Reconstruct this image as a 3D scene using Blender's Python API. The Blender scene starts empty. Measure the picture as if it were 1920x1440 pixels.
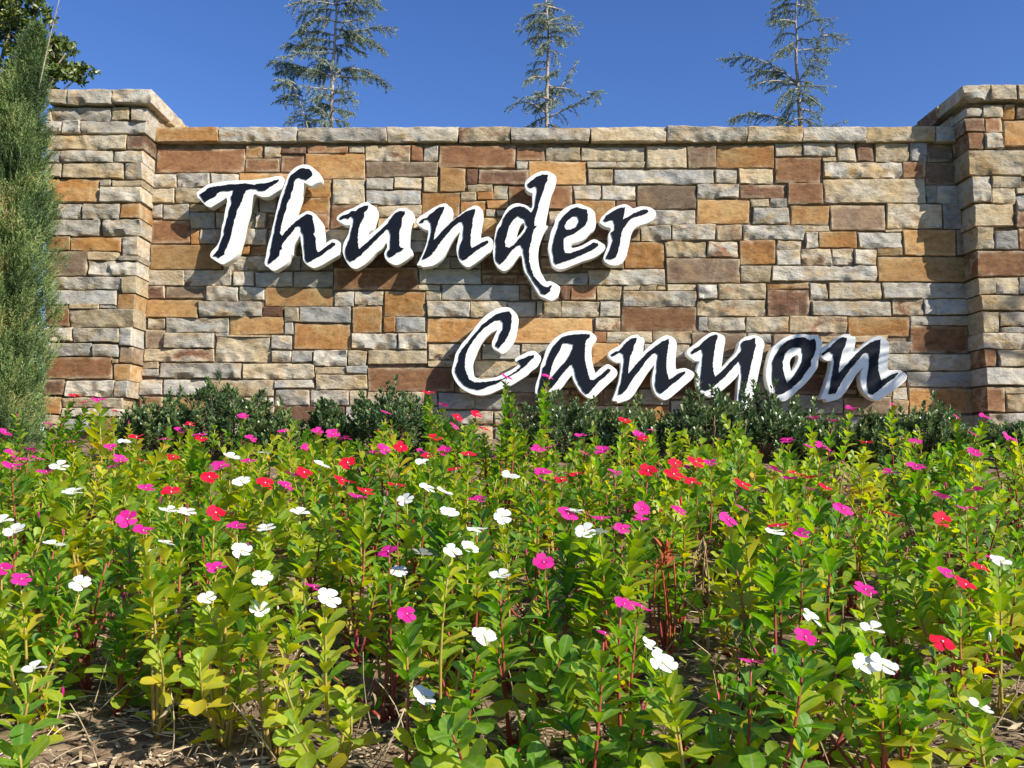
import bpy, math, random
from mathutils import Vector, Matrix, noise, Quaternion

# ------------------------------------------------------------------ camera, sky, sun, exposure
S = bpy.context.scene
C = S.collection
F = 1660.0                      # focal length in photo pixels (1920 wide)
PITCH = math.atan(139.0 / F)
CAMZ = 1.0
cd = bpy.data.cameras.new('camera'); cam = bpy.data.objects.new('camera', cd); C.objects.link(cam)
cd.sensor_width = 36.0; cd.lens = 36.0 * F / 1920.0
cd.clip_start = 0.02; cd.clip_end = 2000
cam.location = (0, 0, CAMZ); cam.rotation_euler = (math.pi / 2 + PITCH, 0, 0)
S.camera = cam

SUN = Vector((1.5, -1.0, 1.2)).normalized()          # towards the sun
EL = math.asin(SUN.z); AZ = math.atan2(SUN.x, SUN.y)   # clockwise from +Y
w = bpy.data.worlds.new('World'); S.world = w; w.use_nodes = True
wn = w.node_tree.nodes; wl = w.node_tree.links
sky = wn.new('ShaderNodeTexSky'); sky.sky_type = 'NISHITA'; sky.sun_disc = False
sky.sun_elevation = EL; sky.sun_rotation = AZ
sky.altitude = 200; sky.air_density = 1.0; sky.dust_density = 0.35; sky.ozone_density = 3.5
bg = wn['Background']; bg.inputs['Strength'].default_value = 0.106
hsv = wn.new('ShaderNodeHueSaturation'); hsv.inputs['Saturation'].default_value = 1.22; hsv.inputs['Hue'].default_value = 0.516
wl.new(sky.outputs['Color'], hsv.inputs['Color']); wl.new(hsv.outputs['Color'], bg.inputs['Color'])
sl = bpy.data.lights.new('sun', 'SUN'); sl.energy = 5.0; sl.angle = math.radians(0.53); sl.color = (1.0, 0.935, 0.81)
so = bpy.data.objects.new('sun', sl); C.objects.link(so)
so.rotation_euler = (-SUN).to_track_quat('-Z', 'Y').to_euler(); so.location = (6, -4, 9)
S.view_settings.view_transform = 'Standard'; S.view_settings.look = 'None'
S.view_settings.exposure = 0.66; S.view_settings.gamma = 1.0
S.cycles.max_bounces = 8; S.cycles.transparent_max_bounces = 4

rnd = random.Random(7)

# ------------------------------------------------------------------ helpers
CP, SP = math.cos(PITCH), math.sin(PITCH)
def ray(px, py):
    u = (px - 960.0) / F; v = (720.0 - py) / F
    return Vector((u, CP - v * SP, SP + v * CP))
def at(px, py, Y):
    """the point of the place seen at a photo pixel, on the plane at distance Y"""
    d = ray(px, py); k = Y / d.y
    return Vector((d.x * k, Y, CAMZ + d.z * k))
def ground_z(y):
    if y < -1.0: return -0.08
    if y < 0.0: return -0.08 + (y + 1.0) * 0.17
    if y < 6.1: return 0.09 + 0.173 * y
    return 0.09 + 0.173 * 6.1

class MB:
    def __init__(s): s.v = []; s.f = []; s.t = []
    def quad_tube(s, pts, rad, n=5, t0=(0, 0), t1=(0, 0)):
        b = len(s.v); m = len(pts)
        for i, p in enumerate(pts):
            a = pts[max(i - 1, 0)]; c = pts[min(i + 1, m - 1)]
            d = (Vector(c) - Vector(a))
            if d.length < 1e-9: d = Vector((0, 0, 1))
            d.normalize()
            x = d.orthogonal().normalized(); y = d.cross(x)
            r = rad[i] if isinstance(rad, (list, tuple)) else rad
            k = i / max(m - 1, 1)
            for j in range(n):
                q = 2 * math.pi * j / n
                s.v.append(Vector(p) + x * (r * math.cos(q)) + y * (r * math.sin(q)))
                s.t.append((t0[0] + (t1[0] - t0[0]) * k, t0[1] + (t1[1] - t0[1]) * k))
        for i in range(m - 1):
            for j in range(n):
                j2 = (j + 1) % n
                s.f.append((b + i * n + j, b + i * n + j2, b + (i + 1) * n + j2, b + (i + 1) * n + j))
        s.f.append(tuple(b + (m - 1) * n + j for j in range(n)))
        s.f.append(tuple(b + j for j in reversed(range(n))))
    def add(s, verts, faces, t):
        b = len(s.v); s.v.extend(verts); s.t.extend(t)
        s.f.extend(tuple(b + i for i in f) for f in faces)
    def mesh(s, name, smooth=True):
        me = bpy.data.meshes.new(name)
        me.from_pydata([tuple(v) for v in s.v], [], s.f)
        if s.t:
            a = me.attributes.new('tint', 'FLOAT_COLOR', 'POINT')
            flat = []
            for t in s.t: flat.extend((t[0], t[1], 0.0, 1.0))
            a.data.foreach_set('color', flat)
        if smooth: me.polygons.foreach_set('use_smooth', [True] * len(me.polygons))
        me.update()
        return me

def link(name, me, mat=None, parent=None, loc=(0, 0, 0)):
    o = bpy.data.objects.new(name, me); C.objects.link(o)
    if mat is not None and me is not None and not me.materials: me.materials.append(mat)
    if parent is not None: o.parent = parent
    o.location = loc
    return o
def thing(name, label, cat, loc, group=None):
    o = bpy.data.objects.new(name, None); C.objects.link(o)
    o.location = loc; o.empty_display_size = 0.1
    o['label'] = label; o['category'] = cat
    if group: o['group'] = group
    return o
def struct(o, kind='structure', label=None, cat=None):
    o['kind'] = kind
    if label: o['label'] = label
    if cat: o['category'] = cat
    return o

# ------------------------------------------------------------------ materials
def nodes(name):
    m = bpy.data.materials.new(name); m.use_nodes = True
    nt = m.node_tree
    return m, nt, nt.nodes['Principled BSDF'], nt.nodes['Material Output']
def N(nt, typ, **kw):
    n = nt.nodes.new(typ)
    for k, v in kw.items(): setattr(n, k, v)
    return n
def ramp(nt, stops, fac):
    r = N(nt, 'ShaderNodeValToRGB'); e = r.color_ramp.elements
    while len(e) > len(stops): e.remove(e[-1])
    while len(e) < len(stops): e.new(0.5)
    for el, (p, c) in zip(e, stops):
        el.position = p; el.color = (c[0], c[1], c[2], 1)
    nt.links.new(fac, r.inputs['Fac'])
    return r.outputs['Color']
def mixc(nt, fac, a, b, mode='MIX'):
    m = N(nt, 'ShaderNodeMix', data_type='RGBA', blend_type=mode)
    for sock, val in ((m.inputs['Factor'], fac), (m.inputs[6], a), (m.inputs[7], b)):
        if hasattr(val, 'is_linked'): nt.links.new(val, sock)
        elif isinstance(val, (int, float)): sock.default_value = val
        else: sock.default_value = (val[0], val[1], val[2], 1)
    return m.outputs[2]
def math_n(nt, op, a, b=None):
    m = N(nt, 'ShaderNodeMath', operation=op)
    for i, v in enumerate((a, b)):
        if v is None: continue
        if hasattr(v, 'is_linked'): nt.links.new(v, m.inputs[i])
        else: m.inputs[i].default_value = v
    return m.outputs[0]
def noise4(nt, vec, wsock, scale, detail=4, rough=0.55, dist=0.0):
    n = N(nt, 'ShaderNodeTexNoise', noise_dimensions='4D')
    n.inputs['Scale'].default_value = scale; n.inputs['Detail'].default_value = detail
    n.inputs['Roughness'].default_value = rough; n.inputs['Distortion'].default_value = dist
    nt.links.new(vec, n.inputs['Vector']); nt.links.new(wsock, n.inputs['W'])
    return n.outputs['Fac']

def stone_mat(name, cols, patch, patch_lo, patch_hi, bump=0.35, speck=0.25, streak=0.35, streak_col=(0.50, 0.42, 0.30), rim=0.8):
    m, nt, p, out = nodes(name)
    tc = N(nt, 'ShaderNodeTexCoord'); oi = N(nt, 'ShaderNodeObjectInfo')
    wv = math_n(nt, 'MULTIPLY', oi.outputs['Random'], 57.0)
    mp = N(nt, 'ShaderNodeMapping'); mp.inputs['Scale'].default_value = (0.75, 1.0, 1.35)
    nt.links.new(tc.outputs['Object'], mp.inputs['Vector'])
    v = mp.outputs['Vector']
    w2 = math_n(nt, 'ADD', wv, 11.3); w3 = math_n(nt, 'ADD', wv, 23.7)
    big = noise4(nt, v, wv, 5.0, 3, 0.5, 0.6)
    st = [(0.28 + 0.44 * i / (len(cols) - 1), c) for i, c in enumerate(cols)]
    c1 = ramp(nt, st, big)
    pn = noise4(nt, v, w2, 4.8, 6, 0.66, 1.4)
    pm = N(nt, 'ShaderNodeMapRange'); pm.inputs[1].default_value = patch_lo; pm.inputs[2].default_value = patch_hi
    nt.links.new(pn, pm.inputs[0])
    c2 = mixc(nt, pm.outputs[0], c1, patch)
    mp2 = N(nt, 'ShaderNodeMapping'); mp2.inputs['Scale'].default_value = (2.6, 1.0, 0.55)
    nt.links.new(tc.outputs['Object'], mp2.inputs['Vector'])
    sn = noise4(nt, mp2.outputs['Vector'], w3, 7.0, 4, 0.6, 0.8)
    sm_ = N(nt, 'ShaderNodeMapRange'); sm_.inputs[1].default_value = 0.56; sm_.inputs[2].default_value = 0.70; sm_.inputs[4].default_value = streak
    nt.links.new(sn, sm_.inputs[0])
    c2 = mixc(nt, sm_.outputs[0], c2, streak_col)
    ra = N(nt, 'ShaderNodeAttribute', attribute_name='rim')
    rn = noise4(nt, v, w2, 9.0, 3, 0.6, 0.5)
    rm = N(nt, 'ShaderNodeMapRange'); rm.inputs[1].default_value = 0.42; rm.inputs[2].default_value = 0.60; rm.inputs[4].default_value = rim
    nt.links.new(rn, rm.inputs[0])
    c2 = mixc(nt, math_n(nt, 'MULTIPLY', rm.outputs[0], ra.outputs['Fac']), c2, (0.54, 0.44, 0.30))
    fn = noise4(nt, v, w3, 46.0, 6, 0.7)
    f2 = noise4(nt, v, wv, 17.0, 5, 0.65, 0.4)
    g1 = ramp(nt, [(0.25, (1 - speck * 1.5,) * 3), (0.5, (1, 1, 1)), (0.8, (1 + speck * 0.5,) * 3)], fn)
    g2 = ramp(nt, [(0.3, (0.62, 0.58, 0.54)), (0.52, (1, 1, 1)), (0.75, (1.08, 1.07, 1.05))], f2)
    c3 = mixc(nt, 1.0, c2, g1, 'MULTIPLY'); c3 = mixc(nt, 1.0, c3, g2, 'MULTIPLY')
    hs = N(nt, 'ShaderNodeHueSaturation'); nt.links.new(c3, hs.inputs['Color'])
    r2 = N(nt, 'ShaderNodeTexWhiteNoise', noise_dimensions='1D'); nt.links.new(wv, r2.inputs['W'])
    vv = N(nt, 'ShaderNodeMapRange'); vv.inputs[3].default_value = 0.8; vv.inputs[4].default_value = 1.18
    vv.inputs[3].default_value = 0.74; vv.inputs[4].default_value = 1.15; nt.links.new(r2.outputs['Value'], vv.inputs[0]); nt.links.new(vv.outputs[0], hs.inputs['Value'])
    nt.links.new(hs.outputs['Color'], p.inputs['Base Color'])
    p.inputs['Roughness'].default_value = 0.88; p.inputs['Specular IOR Level'].default_value = 0.25
    hsum = math_n(nt, 'ADD', math_n(nt, 'MULTIPLY', f2, 1.4), math_n(nt, 'MULTIPLY', fn, 0.55))
    b = N(nt, 'ShaderNodeBump'); b.inputs['Strength'].default_value = bump; b.inputs['Distance'].default_value = 0.02
    nt.links.new(hsum, b.inputs['Height']); nt.links.new(b.outputs['Normal'], p.inputs['Normal'])
    return m

GREY = (0.45, 0.42, 0.36); COOL = (0.35, 0.345, 0.325); CREAM = (0.475, 0.385, 0.25); TAN = (0.40, 0.275, 0.13)
OCH = (0.39, 0.195, 0.062); RUST = (0.30, 0.125, 0.042); RB = (0.215, 0.105, 0.052); PUR = (0.125, 0.070, 0.047)
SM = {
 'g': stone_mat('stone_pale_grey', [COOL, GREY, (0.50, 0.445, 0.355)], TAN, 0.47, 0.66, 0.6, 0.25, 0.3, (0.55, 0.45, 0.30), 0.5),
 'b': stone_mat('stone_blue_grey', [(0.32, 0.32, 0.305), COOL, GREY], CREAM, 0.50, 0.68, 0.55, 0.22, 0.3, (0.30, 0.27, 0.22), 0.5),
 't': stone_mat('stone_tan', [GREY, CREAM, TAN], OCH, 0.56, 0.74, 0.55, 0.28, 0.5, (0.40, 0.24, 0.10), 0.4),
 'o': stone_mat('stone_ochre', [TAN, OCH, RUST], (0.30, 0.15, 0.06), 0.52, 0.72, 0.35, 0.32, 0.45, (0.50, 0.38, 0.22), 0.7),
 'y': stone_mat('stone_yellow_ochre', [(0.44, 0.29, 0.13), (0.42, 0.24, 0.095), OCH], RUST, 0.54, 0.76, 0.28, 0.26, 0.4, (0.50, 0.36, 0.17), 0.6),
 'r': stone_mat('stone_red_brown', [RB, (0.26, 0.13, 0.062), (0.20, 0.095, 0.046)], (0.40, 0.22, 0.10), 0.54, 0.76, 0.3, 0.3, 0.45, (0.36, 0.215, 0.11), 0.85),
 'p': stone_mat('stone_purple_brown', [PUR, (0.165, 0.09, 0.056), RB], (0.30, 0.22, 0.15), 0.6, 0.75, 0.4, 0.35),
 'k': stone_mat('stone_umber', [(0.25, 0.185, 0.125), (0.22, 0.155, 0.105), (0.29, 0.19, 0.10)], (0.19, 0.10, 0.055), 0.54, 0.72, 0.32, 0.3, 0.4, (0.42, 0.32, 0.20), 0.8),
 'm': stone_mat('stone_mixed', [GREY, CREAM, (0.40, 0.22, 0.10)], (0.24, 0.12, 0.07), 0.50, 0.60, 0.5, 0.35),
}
def plain(name, col, rough=0.8, noise_scale=None, amp=0.3, bump=0.0, spec=0.3):
    m, nt, p, out = nodes(name)
    p.inputs['Roughness'].default_value = rough; p.inputs['Specular IOR Level'].default_value = spec
    if noise_scale:
        tc = N(nt, 'ShaderNodeTexCoord')
        n = N(nt, 'ShaderNodeTexNoise'); n.inputs['Scale'].default_value = noise_scale; n.inputs['Detail'].default_value = 5
        nt.links.new(tc.outputs['Object'], n.inputs['Vector'])
        c = ramp(nt, [(0.3, tuple(x * (1 - amp) for x in col)), (0.7, tuple(min(1, x * (1 + amp)) for x in col))], n.outputs['Fac'])
        nt.links.new(c, p.inputs['Base Color'])
        if bump:
            b = N(nt, 'ShaderNodeBump'); b.inputs['Strength'].default_value = bump; b.inputs['Distance'].default_value = 0.01
            nt.links.new(n.outputs['Fac'], b.inputs['Height']); nt.links.new(b.outputs['Normal'], p.inputs['Normal'])
    else:
        p.inputs['Base Color'].default_value = (*col, 1)
    return m
M_MORTAR = plain('mortar', (0.18, 0.13, 0.085), 0.95, 30, 0.4, 0.6)
M_WHITE = plain('letter_white_enamel', (0.79, 0.79, 0.755), 0.42, 7, 0.055, 0.0, 0.4)
M_NAVY = plain('letter_navy_vinyl', (0.0052, 0.0075, 0.0150), 0.55, 6, 0.12, 0.0, 0.15)

def leaf_mat(name, stops, rough=0.42, trans=0.3, spec=0.45, rib=None):
    m, nt, p, out = nodes(name)
    at_ = N(nt, 'ShaderNodeAttribute', attribute_name='tint')
    sep = N(nt, 'ShaderNodeSeparateColor'); nt.links.new(at_.outputs['Color'], sep.inputs['Color'])
    oi = N(nt, 'ShaderNodeObjectInfo')
    tc = N(nt, 'ShaderNodeTexCoord')
    n = N(nt, 'ShaderNodeTexNoise'); n.inputs['Scale'].default_value = 95; n.inputs['Detail'].default_value = 4
    gp = N(nt, 'ShaderNodeNewGeometry'); nt.links.new(gp.outputs['Position'], n.inputs['Vector'])
    f = math_n(nt, 'ADD', sep.outputs[0], math_n(nt, 'MULTIPLY', math_n(nt, 'SUBTRACT', n.outputs['Fac'], 0.5), 0.5))
    c = ramp(nt, stops, f)
    if rib:
        c = mixc(nt, math_n(nt, 'MULTIPLY', math_n(nt, 'POWER', sep.outputs[1], 9.0), 0.55), c, rib)
    nt.links.new(c, p.inputs['Base Color'])
    p.inputs['Roughness'].default_value = rough; p.inputs['Specular IOR Level'].default_value = spec
    if trans:
        tr = N(nt, 'ShaderNodeBsdfTranslucent')
        hs = N(nt, 'ShaderNodeHueSaturation'); hs.inputs['Saturation'].default_value = 1.15; hs.inputs['Value'].default_value = 1.5
        nt.links.new(c, hs.inputs['Color']); nt.links.new(hs.outputs['Color'], tr.inputs['Color'])
        mx = N(nt, 'ShaderNodeMixShader'); mx.inputs[0].default_value = trans
        nt.links.new(p.outputs[0], mx.inputs[1]); nt.links.new(tr.outputs[0], mx.inputs[2])
        nt.links.new(mx.outputs[0], out.inputs['Surface'])
    return m
M_LEAF = leaf_mat('vinca_leaf', [(0.0, (0.055, 0.17, 0.02)), (0.3, (0.14, 0.30, 0.026)), (0.55, (0.32, 0.44, 0.032)), (0.78, (0.52, 0.51, 0.036)), (1.0, (0.66, 0.46, 0.03))], 0.42, 0.5, 0.35, (0.42, 0.50, 0.22))
M_STEM = leaf_mat('vinca_stem', [(0.0, (0.26, 0.035, 0.03)), (0.45, (0.30, 0.06, 0.04)), (0.8, (0.34, 0.22, 0.05)), (1.0, (0.30, 0.33, 0.07))], 0.55, 0.0)
M_SHRUB = leaf_mat('shrub_leaf', [(0.0, (0.035, 0.07, 0.028)), (0.5, (0.085, 0.145, 0.052)), (0.85, (0.17, 0.235, 0.08)), (1.0, (0.28, 0.28, 0.10))], 0.33, 0.18, 0.5)
M_CEDAR = leaf_mat('cedar_needles', [(0.0, (0.06, 0.09, 0.045)), (0.5, (0.15, 0.20, 0.135)), (1.0, (0.40, 0.47, 0.39))], 0.6, 0.15, 0.3)
M_JUN = leaf_mat('juniper_sprays', [(0.0, (0.038, 0.066, 0.026)), (0.45, (0.095, 0.155, 0.052)), (0.9, (0.24, 0.32, 0.105)), (1.0, (0.32, 0.27, 0.12))], 0.65, 0.15, 0.25)
M_OAK = leaf_mat('oak_leaf', [(0.0, (0.035, 0.06, 0.014)), (0.5, (0.085, 0.125, 0.024)), (0.9, (0.19, 0.22, 0.045)), (1.0, (0.24, 0.21, 0.05))], 0.4, 0.2, 0.5)
M_BARK = plain('cedar_bark', (0.33, 0.28, 0.23), 0.9, 30, 0.35, 0.5)
M_TWIG = plain('grey_twig_bark', (0.20, 0.16, 0.12), 0.9, 30, 0.35, 0.3)
M_DEAD = plain('dry_stem', (0.30, 0.20, 0.10), 0.9, 40, 0.4)
M_MULCH = leaf_mat('mulch_chip', [(0.0, (0.07, 0.046, 0.03)), (0.35, (0.24, 0.165, 0.10)), (0.7, (0.47, 0.36, 0.23)), (1.0, (0.62, 0.52, 0.37))], 0.9, 0.0, 0.15)
def petal_mat(name, c0, c1, throat, trans=0.3):
    m, nt, p, out = nodes(name)
    tc = N(nt, 'ShaderNodeTexCoord'); oi = N(nt, 'ShaderNodeObjectInfo')
    n = N(nt, 'ShaderNodeTexNoise'); n.inputs['Scale'].default_value = 60; nt.links.new(tc.outputs['Object'], n.inputs['Vector'])
    f = math_n(nt, 'ADD', math_n(nt, 'MULTIPLY', n.outputs['Fac'], 0.5), math_n(nt, 'MULTIPLY', oi.outputs['Random'], 0.5))
    c = ramp(nt, [(0.2, c0), (0.8, c1)], f)
    sx = N(nt, 'ShaderNodeSeparateXYZ'); nt.links.new(tc.outputs['Object'], sx.inputs[0])
    th = N(nt, 'ShaderNodeMapRange'); th.inputs[1].default_value = 0.12; th.inputs[2].default_value = 0.42; th.inputs[3].default_value = 0.8; th.inputs[4].default_value = 0.0
    nt.links.new(sx.outputs['X'], th.inputs[0]); c = mixc(nt, th.outputs[0], c, throat)
    wv = N(nt, 'ShaderNodeTexWave', bands_direction='Y'); wv.inputs['Scale'].default_value = 2.2; wv.inputs['Distortion'].default_value = 2.0
    nt.links.new(tc.outputs['Object'], wv.inputs['Vector'])
    c = mixc(nt, 1.0, c, ramp(nt, [(0.0, (0.86, 0.86, 0.88)), (0.5, (1, 1, 1))], wv.outputs['Fac']), 'MULTIPLY')
    nt.links.new(c, p.inputs['Base Color']); p.inputs['Roughness'].default_value = 0.6; p.inputs['Specular IOR Level'].default_value = 0.2
    tr = N(nt, 'ShaderNodeBsdfTranslucent'); nt.links.new(c, tr.inputs['Color'])
    mx = N(nt, 'ShaderNodeMixShader'); mx.inputs[0].default_value = trans
    nt.links.new(p.outputs[0], mx.inputs[1]); nt.links.new(tr.outputs[0], mx.inputs[2]); nt.links.new(mx.outputs[0], out.inputs['Surface'])
    return m
M_PET = {'r': petal_mat('petal_red', (0.70, 0.006, 0.03), (0.78, 0.012, 0.06), (0.55, 0.004, 0.05)),
         'p': petal_mat('petal_magenta', (0.62, 0.012, 0.24), (0.80, 0.045, 0.36), (0.50, 0.004, 0.22)),
         'w': petal_mat('petal_white', (0.80, 0.80, 0.77), (0.86, 0.86, 0.83), (0.74, 0.76, 0.55))}
M_EYE = {'r': plain('eye_white', (0.8, 0.6, 0.5)), 'p': plain('eye_pink', (0.8, 0.25, 0.4)), 'w': plain('eye_yellow', (0.75, 0.70, 0.35))}

# ground: bare mulch soil in the bed, lawn outside it
def ground_mat():
    m, nt, p, out = nodes('bed_soil_and_lawn')
    tc = N(nt, 'ShaderNodeTexCoord'); sx = N(nt, 'ShaderNodeSeparateXYZ'); nt.links.new(tc.outputs['Object'], sx.inputs[0])
    n1 = N(nt, 'ShaderNodeTexNoise'); n1.inputs['Scale'].default_value = 24; n1.inputs['Detail'].default_value = 8; n1.inputs['Roughness'].default_value = 0.7
    n2 = N(nt, 'ShaderNodeTexNoise'); n2.inputs['Scale'].default_value = 1.4; n2.inputs['Detail'].default_value = 4
    for n in (n1, n2): nt.links.new(tc.outputs['Object'], n.inputs['Vector'])
    soil = ramp(nt, [(0.3, (0.075, 0.05, 0.033)), (0.5, (0.21, 0.145, 0.095)), (0.7, (0.42, 0.32, 0.21))], n1.outputs['Fac'])
    lawn = ramp(nt, [(0.3, (0.035, 0.06, 0.015)), (0.7, (0.09, 0.12, 0.035))], n1.outputs['Fac'])
    yy = math_n(nt, 'ADD', sx.outputs['Y'], math_n(nt, 'MULTIPLY', n2.outputs['Fac'], 0.3))
    a = math_n(nt, 'MULTIPLY', math_n(nt, 'GREATER_THAN', yy, 0.95), math_n(nt, 'LESS_THAN', yy, 7.6))
    a = math_n(nt, 'MULTIPLY', a, math_n(nt, 'LESS_THAN', math_n(nt, 'ABSOLUTE', sx.outputs['X']), 5.2))
    nt.links.new(mixc(nt, a, lawn, soil), p.inputs['Base Color'])
    p.inputs['Roughness'].default_value = 0.95; p.inputs['Specular IOR Level'].default_value = 0.1
    b = N(nt, 'ShaderNodeBump'); b.inputs['Strength'].default_value = 0.9; b.inputs['Distance'].default_value = 0.015
    nt.links.new(n1.outputs['Fac'], b.inputs['Height']); nt.links.new(b.outputs['Normal'], p.inputs['Normal'])
    return m

# ------------------------------------------------------------------ ground
def axis(lo, hi, step, far):
    a = []
    x = lo
    while x <= hi + 1e-6: a.append(x); x += step
    out = [-f for f in reversed(far)] + a + list(far)
    return sorted(set(round(q, 4) for q in out))
xs = axis(-5.4, 5.4, 0.1, [6.5, 9, 14, 25, 50, 120, 400])
ys = axis(-1.2, 6.6, 0.1, [8, 11, 16, 30, 60, 140, 400])
gv = []; gf = []
for y in ys:
    for x in xs:
        z = ground_z(y)
        if abs(x) < 6 and 0.5 < y < 5.9:
            z += 0.018 * noise.noise(Vector((x * 2.1, y * 2.1, 3.0))) + 0.010 * noise.noise(Vector((x * 7, y * 7, 1.0)))
        gv.append((x, y, z))
nx = len(xs)
for j in range(len(ys) - 1):
    for i in range(nx - 1):
        a = j * nx + i; gf.append((a, a + 1, a + nx + 1, a + nx))
gm = bpy.data.meshes.new('ground'); gm.from_pydata(gv, [], gf); gm.polygons.foreach_set('use_smooth', [True] * len(gm.polygons))
struct(link('ground', gm, ground_mat()))

# ------------------------------------------------------------------ the stone wall
D = 6.0             # distance of the wall face
PIL = 0.185         # how far the pillars stand forward
ROUGH = {'g': 0.018, 'b': 0.012, 't': 0.012, 'm': 0.014, 'o': 0.005, 'y': 0.0035, 'r': 0.004, 'p': 0.007, 'k': 0.004}
def stone_mesh(wd, ht, dp, code, seed, amp_k=1.0):
    """a split-faced block: front relief towards -Y, origin at the middle of its face"""
    R = random.Random(seed)
    amp = ROUGH[code] * amp_k * R.uniform(0.6, 1.3) * min(1.0, ht / 0.09)
    cell = 0.0125
    q4 = [(R.uniform(-.006, .006), R.uniform(-.0045, .0045)) for _ in range(4)]; rims = []
    nx_ = max(4, min(40, int(wd / cell))); ny_ = max(3, min(18, int(ht / cell)))
    off = Vector((R.uniform(-90, 90), R.uniform(-90, 90), R.uniform(-90, 90)))
    tx = R.uniform(-0.010, 0.010) / max(wd, .1); tz = R.uniform(-0.012, 0.012) / max(ht, .05)
    eb = min(0.0042, ht * 0.08)
    def coords(n, L):
        inner = [(-0.5 + (i / n)) * L for i in range(n + 1)]
        inner[0] = -L / 2; inner[-1] = L / 2
        inner[1] = -L / 2 + eb; inner[-2] = L / 2 - eb
        return inner
    X = coords(nx_, wd); Z = coords(ny_, ht)
    v = []; f = []
    for j, z in enumerate(Z):
        for i, x in enumerate(X):
            edge = (i in (0, nx_)) or (j in (0, ny_))
            q = Vector((x * 6.0, z * 9.0, 0)) + off
            n1 = noise.fractal(q * 1.1, 1.0, 2.0, 4)
            n2 = noise.noise(q * 4.0 + Vector((5, 5, 5)))
            rid = 1.0 - abs(noise.noise(q * 1.6 + Vector((9, 2, 4)))) * 2.0
            d = amp * (0.75 * n1 + 0.55 * max(rid, -0.3) + 0.22 * n2)
            # conchoidal chips along the lower edge of rough stones
            if amp > 0.008:
                chip = noise.noise(Vector((x * 14, 3.3, 0)) + off)
                lo = (z + ht / 2) / ht
                if lo < 0.36 and chip > 0.02: d -= amp * 1.3 * (0.36 - lo) / 0.36 * min(1, chip * 3)
            d += tx * x + tz * z
            jx = jz = 0.0
            if edge:
                d = d * 0.8 - 0.003 - 0.003 * abs(n2)
                jx = 0.0038 * noise.noise(Vector((z * 22, x * 5, 7)) + off)
                jz = 0.0042 * noise.noise(Vector((x * 15, z * 5, 17)) + off)
            a_, b_ = x / wd + 0.5, z / ht + 0.5
            cx_ = (q4[0][0] * (1 - a_) + q4[1][0] * a_) * (1 - b_) + (q4[2][0] * (1 - a_) + q4[3][0] * a_) * b_
            cz_ = (q4[0][1] * (1 - a_) + q4[1][1] * a_) * (1 - b_) + (q4[2][1] * (1 - a_) + q4[3][1] * a_) * b_
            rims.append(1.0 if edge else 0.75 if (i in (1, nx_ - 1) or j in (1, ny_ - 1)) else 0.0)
            v.append((x + jx + cx_, -d, z + jz + cz_))
    W1 = nx_ + 1
    for j in range(ny_):
        for i in range(nx_):
            a = j * W1 + i; f.append((a, a + 1, a + W1 + 1, a + W1))
    ring = [i for i in range(W1)] + [j * W1 + nx_ for j in range(1, ny_ + 1)] + [ny_ * W1 + i for i in range(nx_ - 1, -1, -1)] + [j * W1 for j in range(ny_ - 1, 0, -1)]
    b = len(v)
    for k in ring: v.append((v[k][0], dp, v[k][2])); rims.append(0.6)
    n = len(ring)
    for k in range(n):
        k2 = (k + 1) % n; f.append((ring[k2], ring[k], b + k, b + k2))
    me = bpy.data.meshes.new('stone'); me.from_pydata(v, [], f)
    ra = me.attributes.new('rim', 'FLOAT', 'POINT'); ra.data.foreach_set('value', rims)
    me.polygons.foreach_set('use_smooth', [True] * len(me.polygons))
    try: me.set_sharp_from_angle(angle=math.radians(34))
    except Exception: pass
    me.materials.append(SM[code])
    return me

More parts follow.
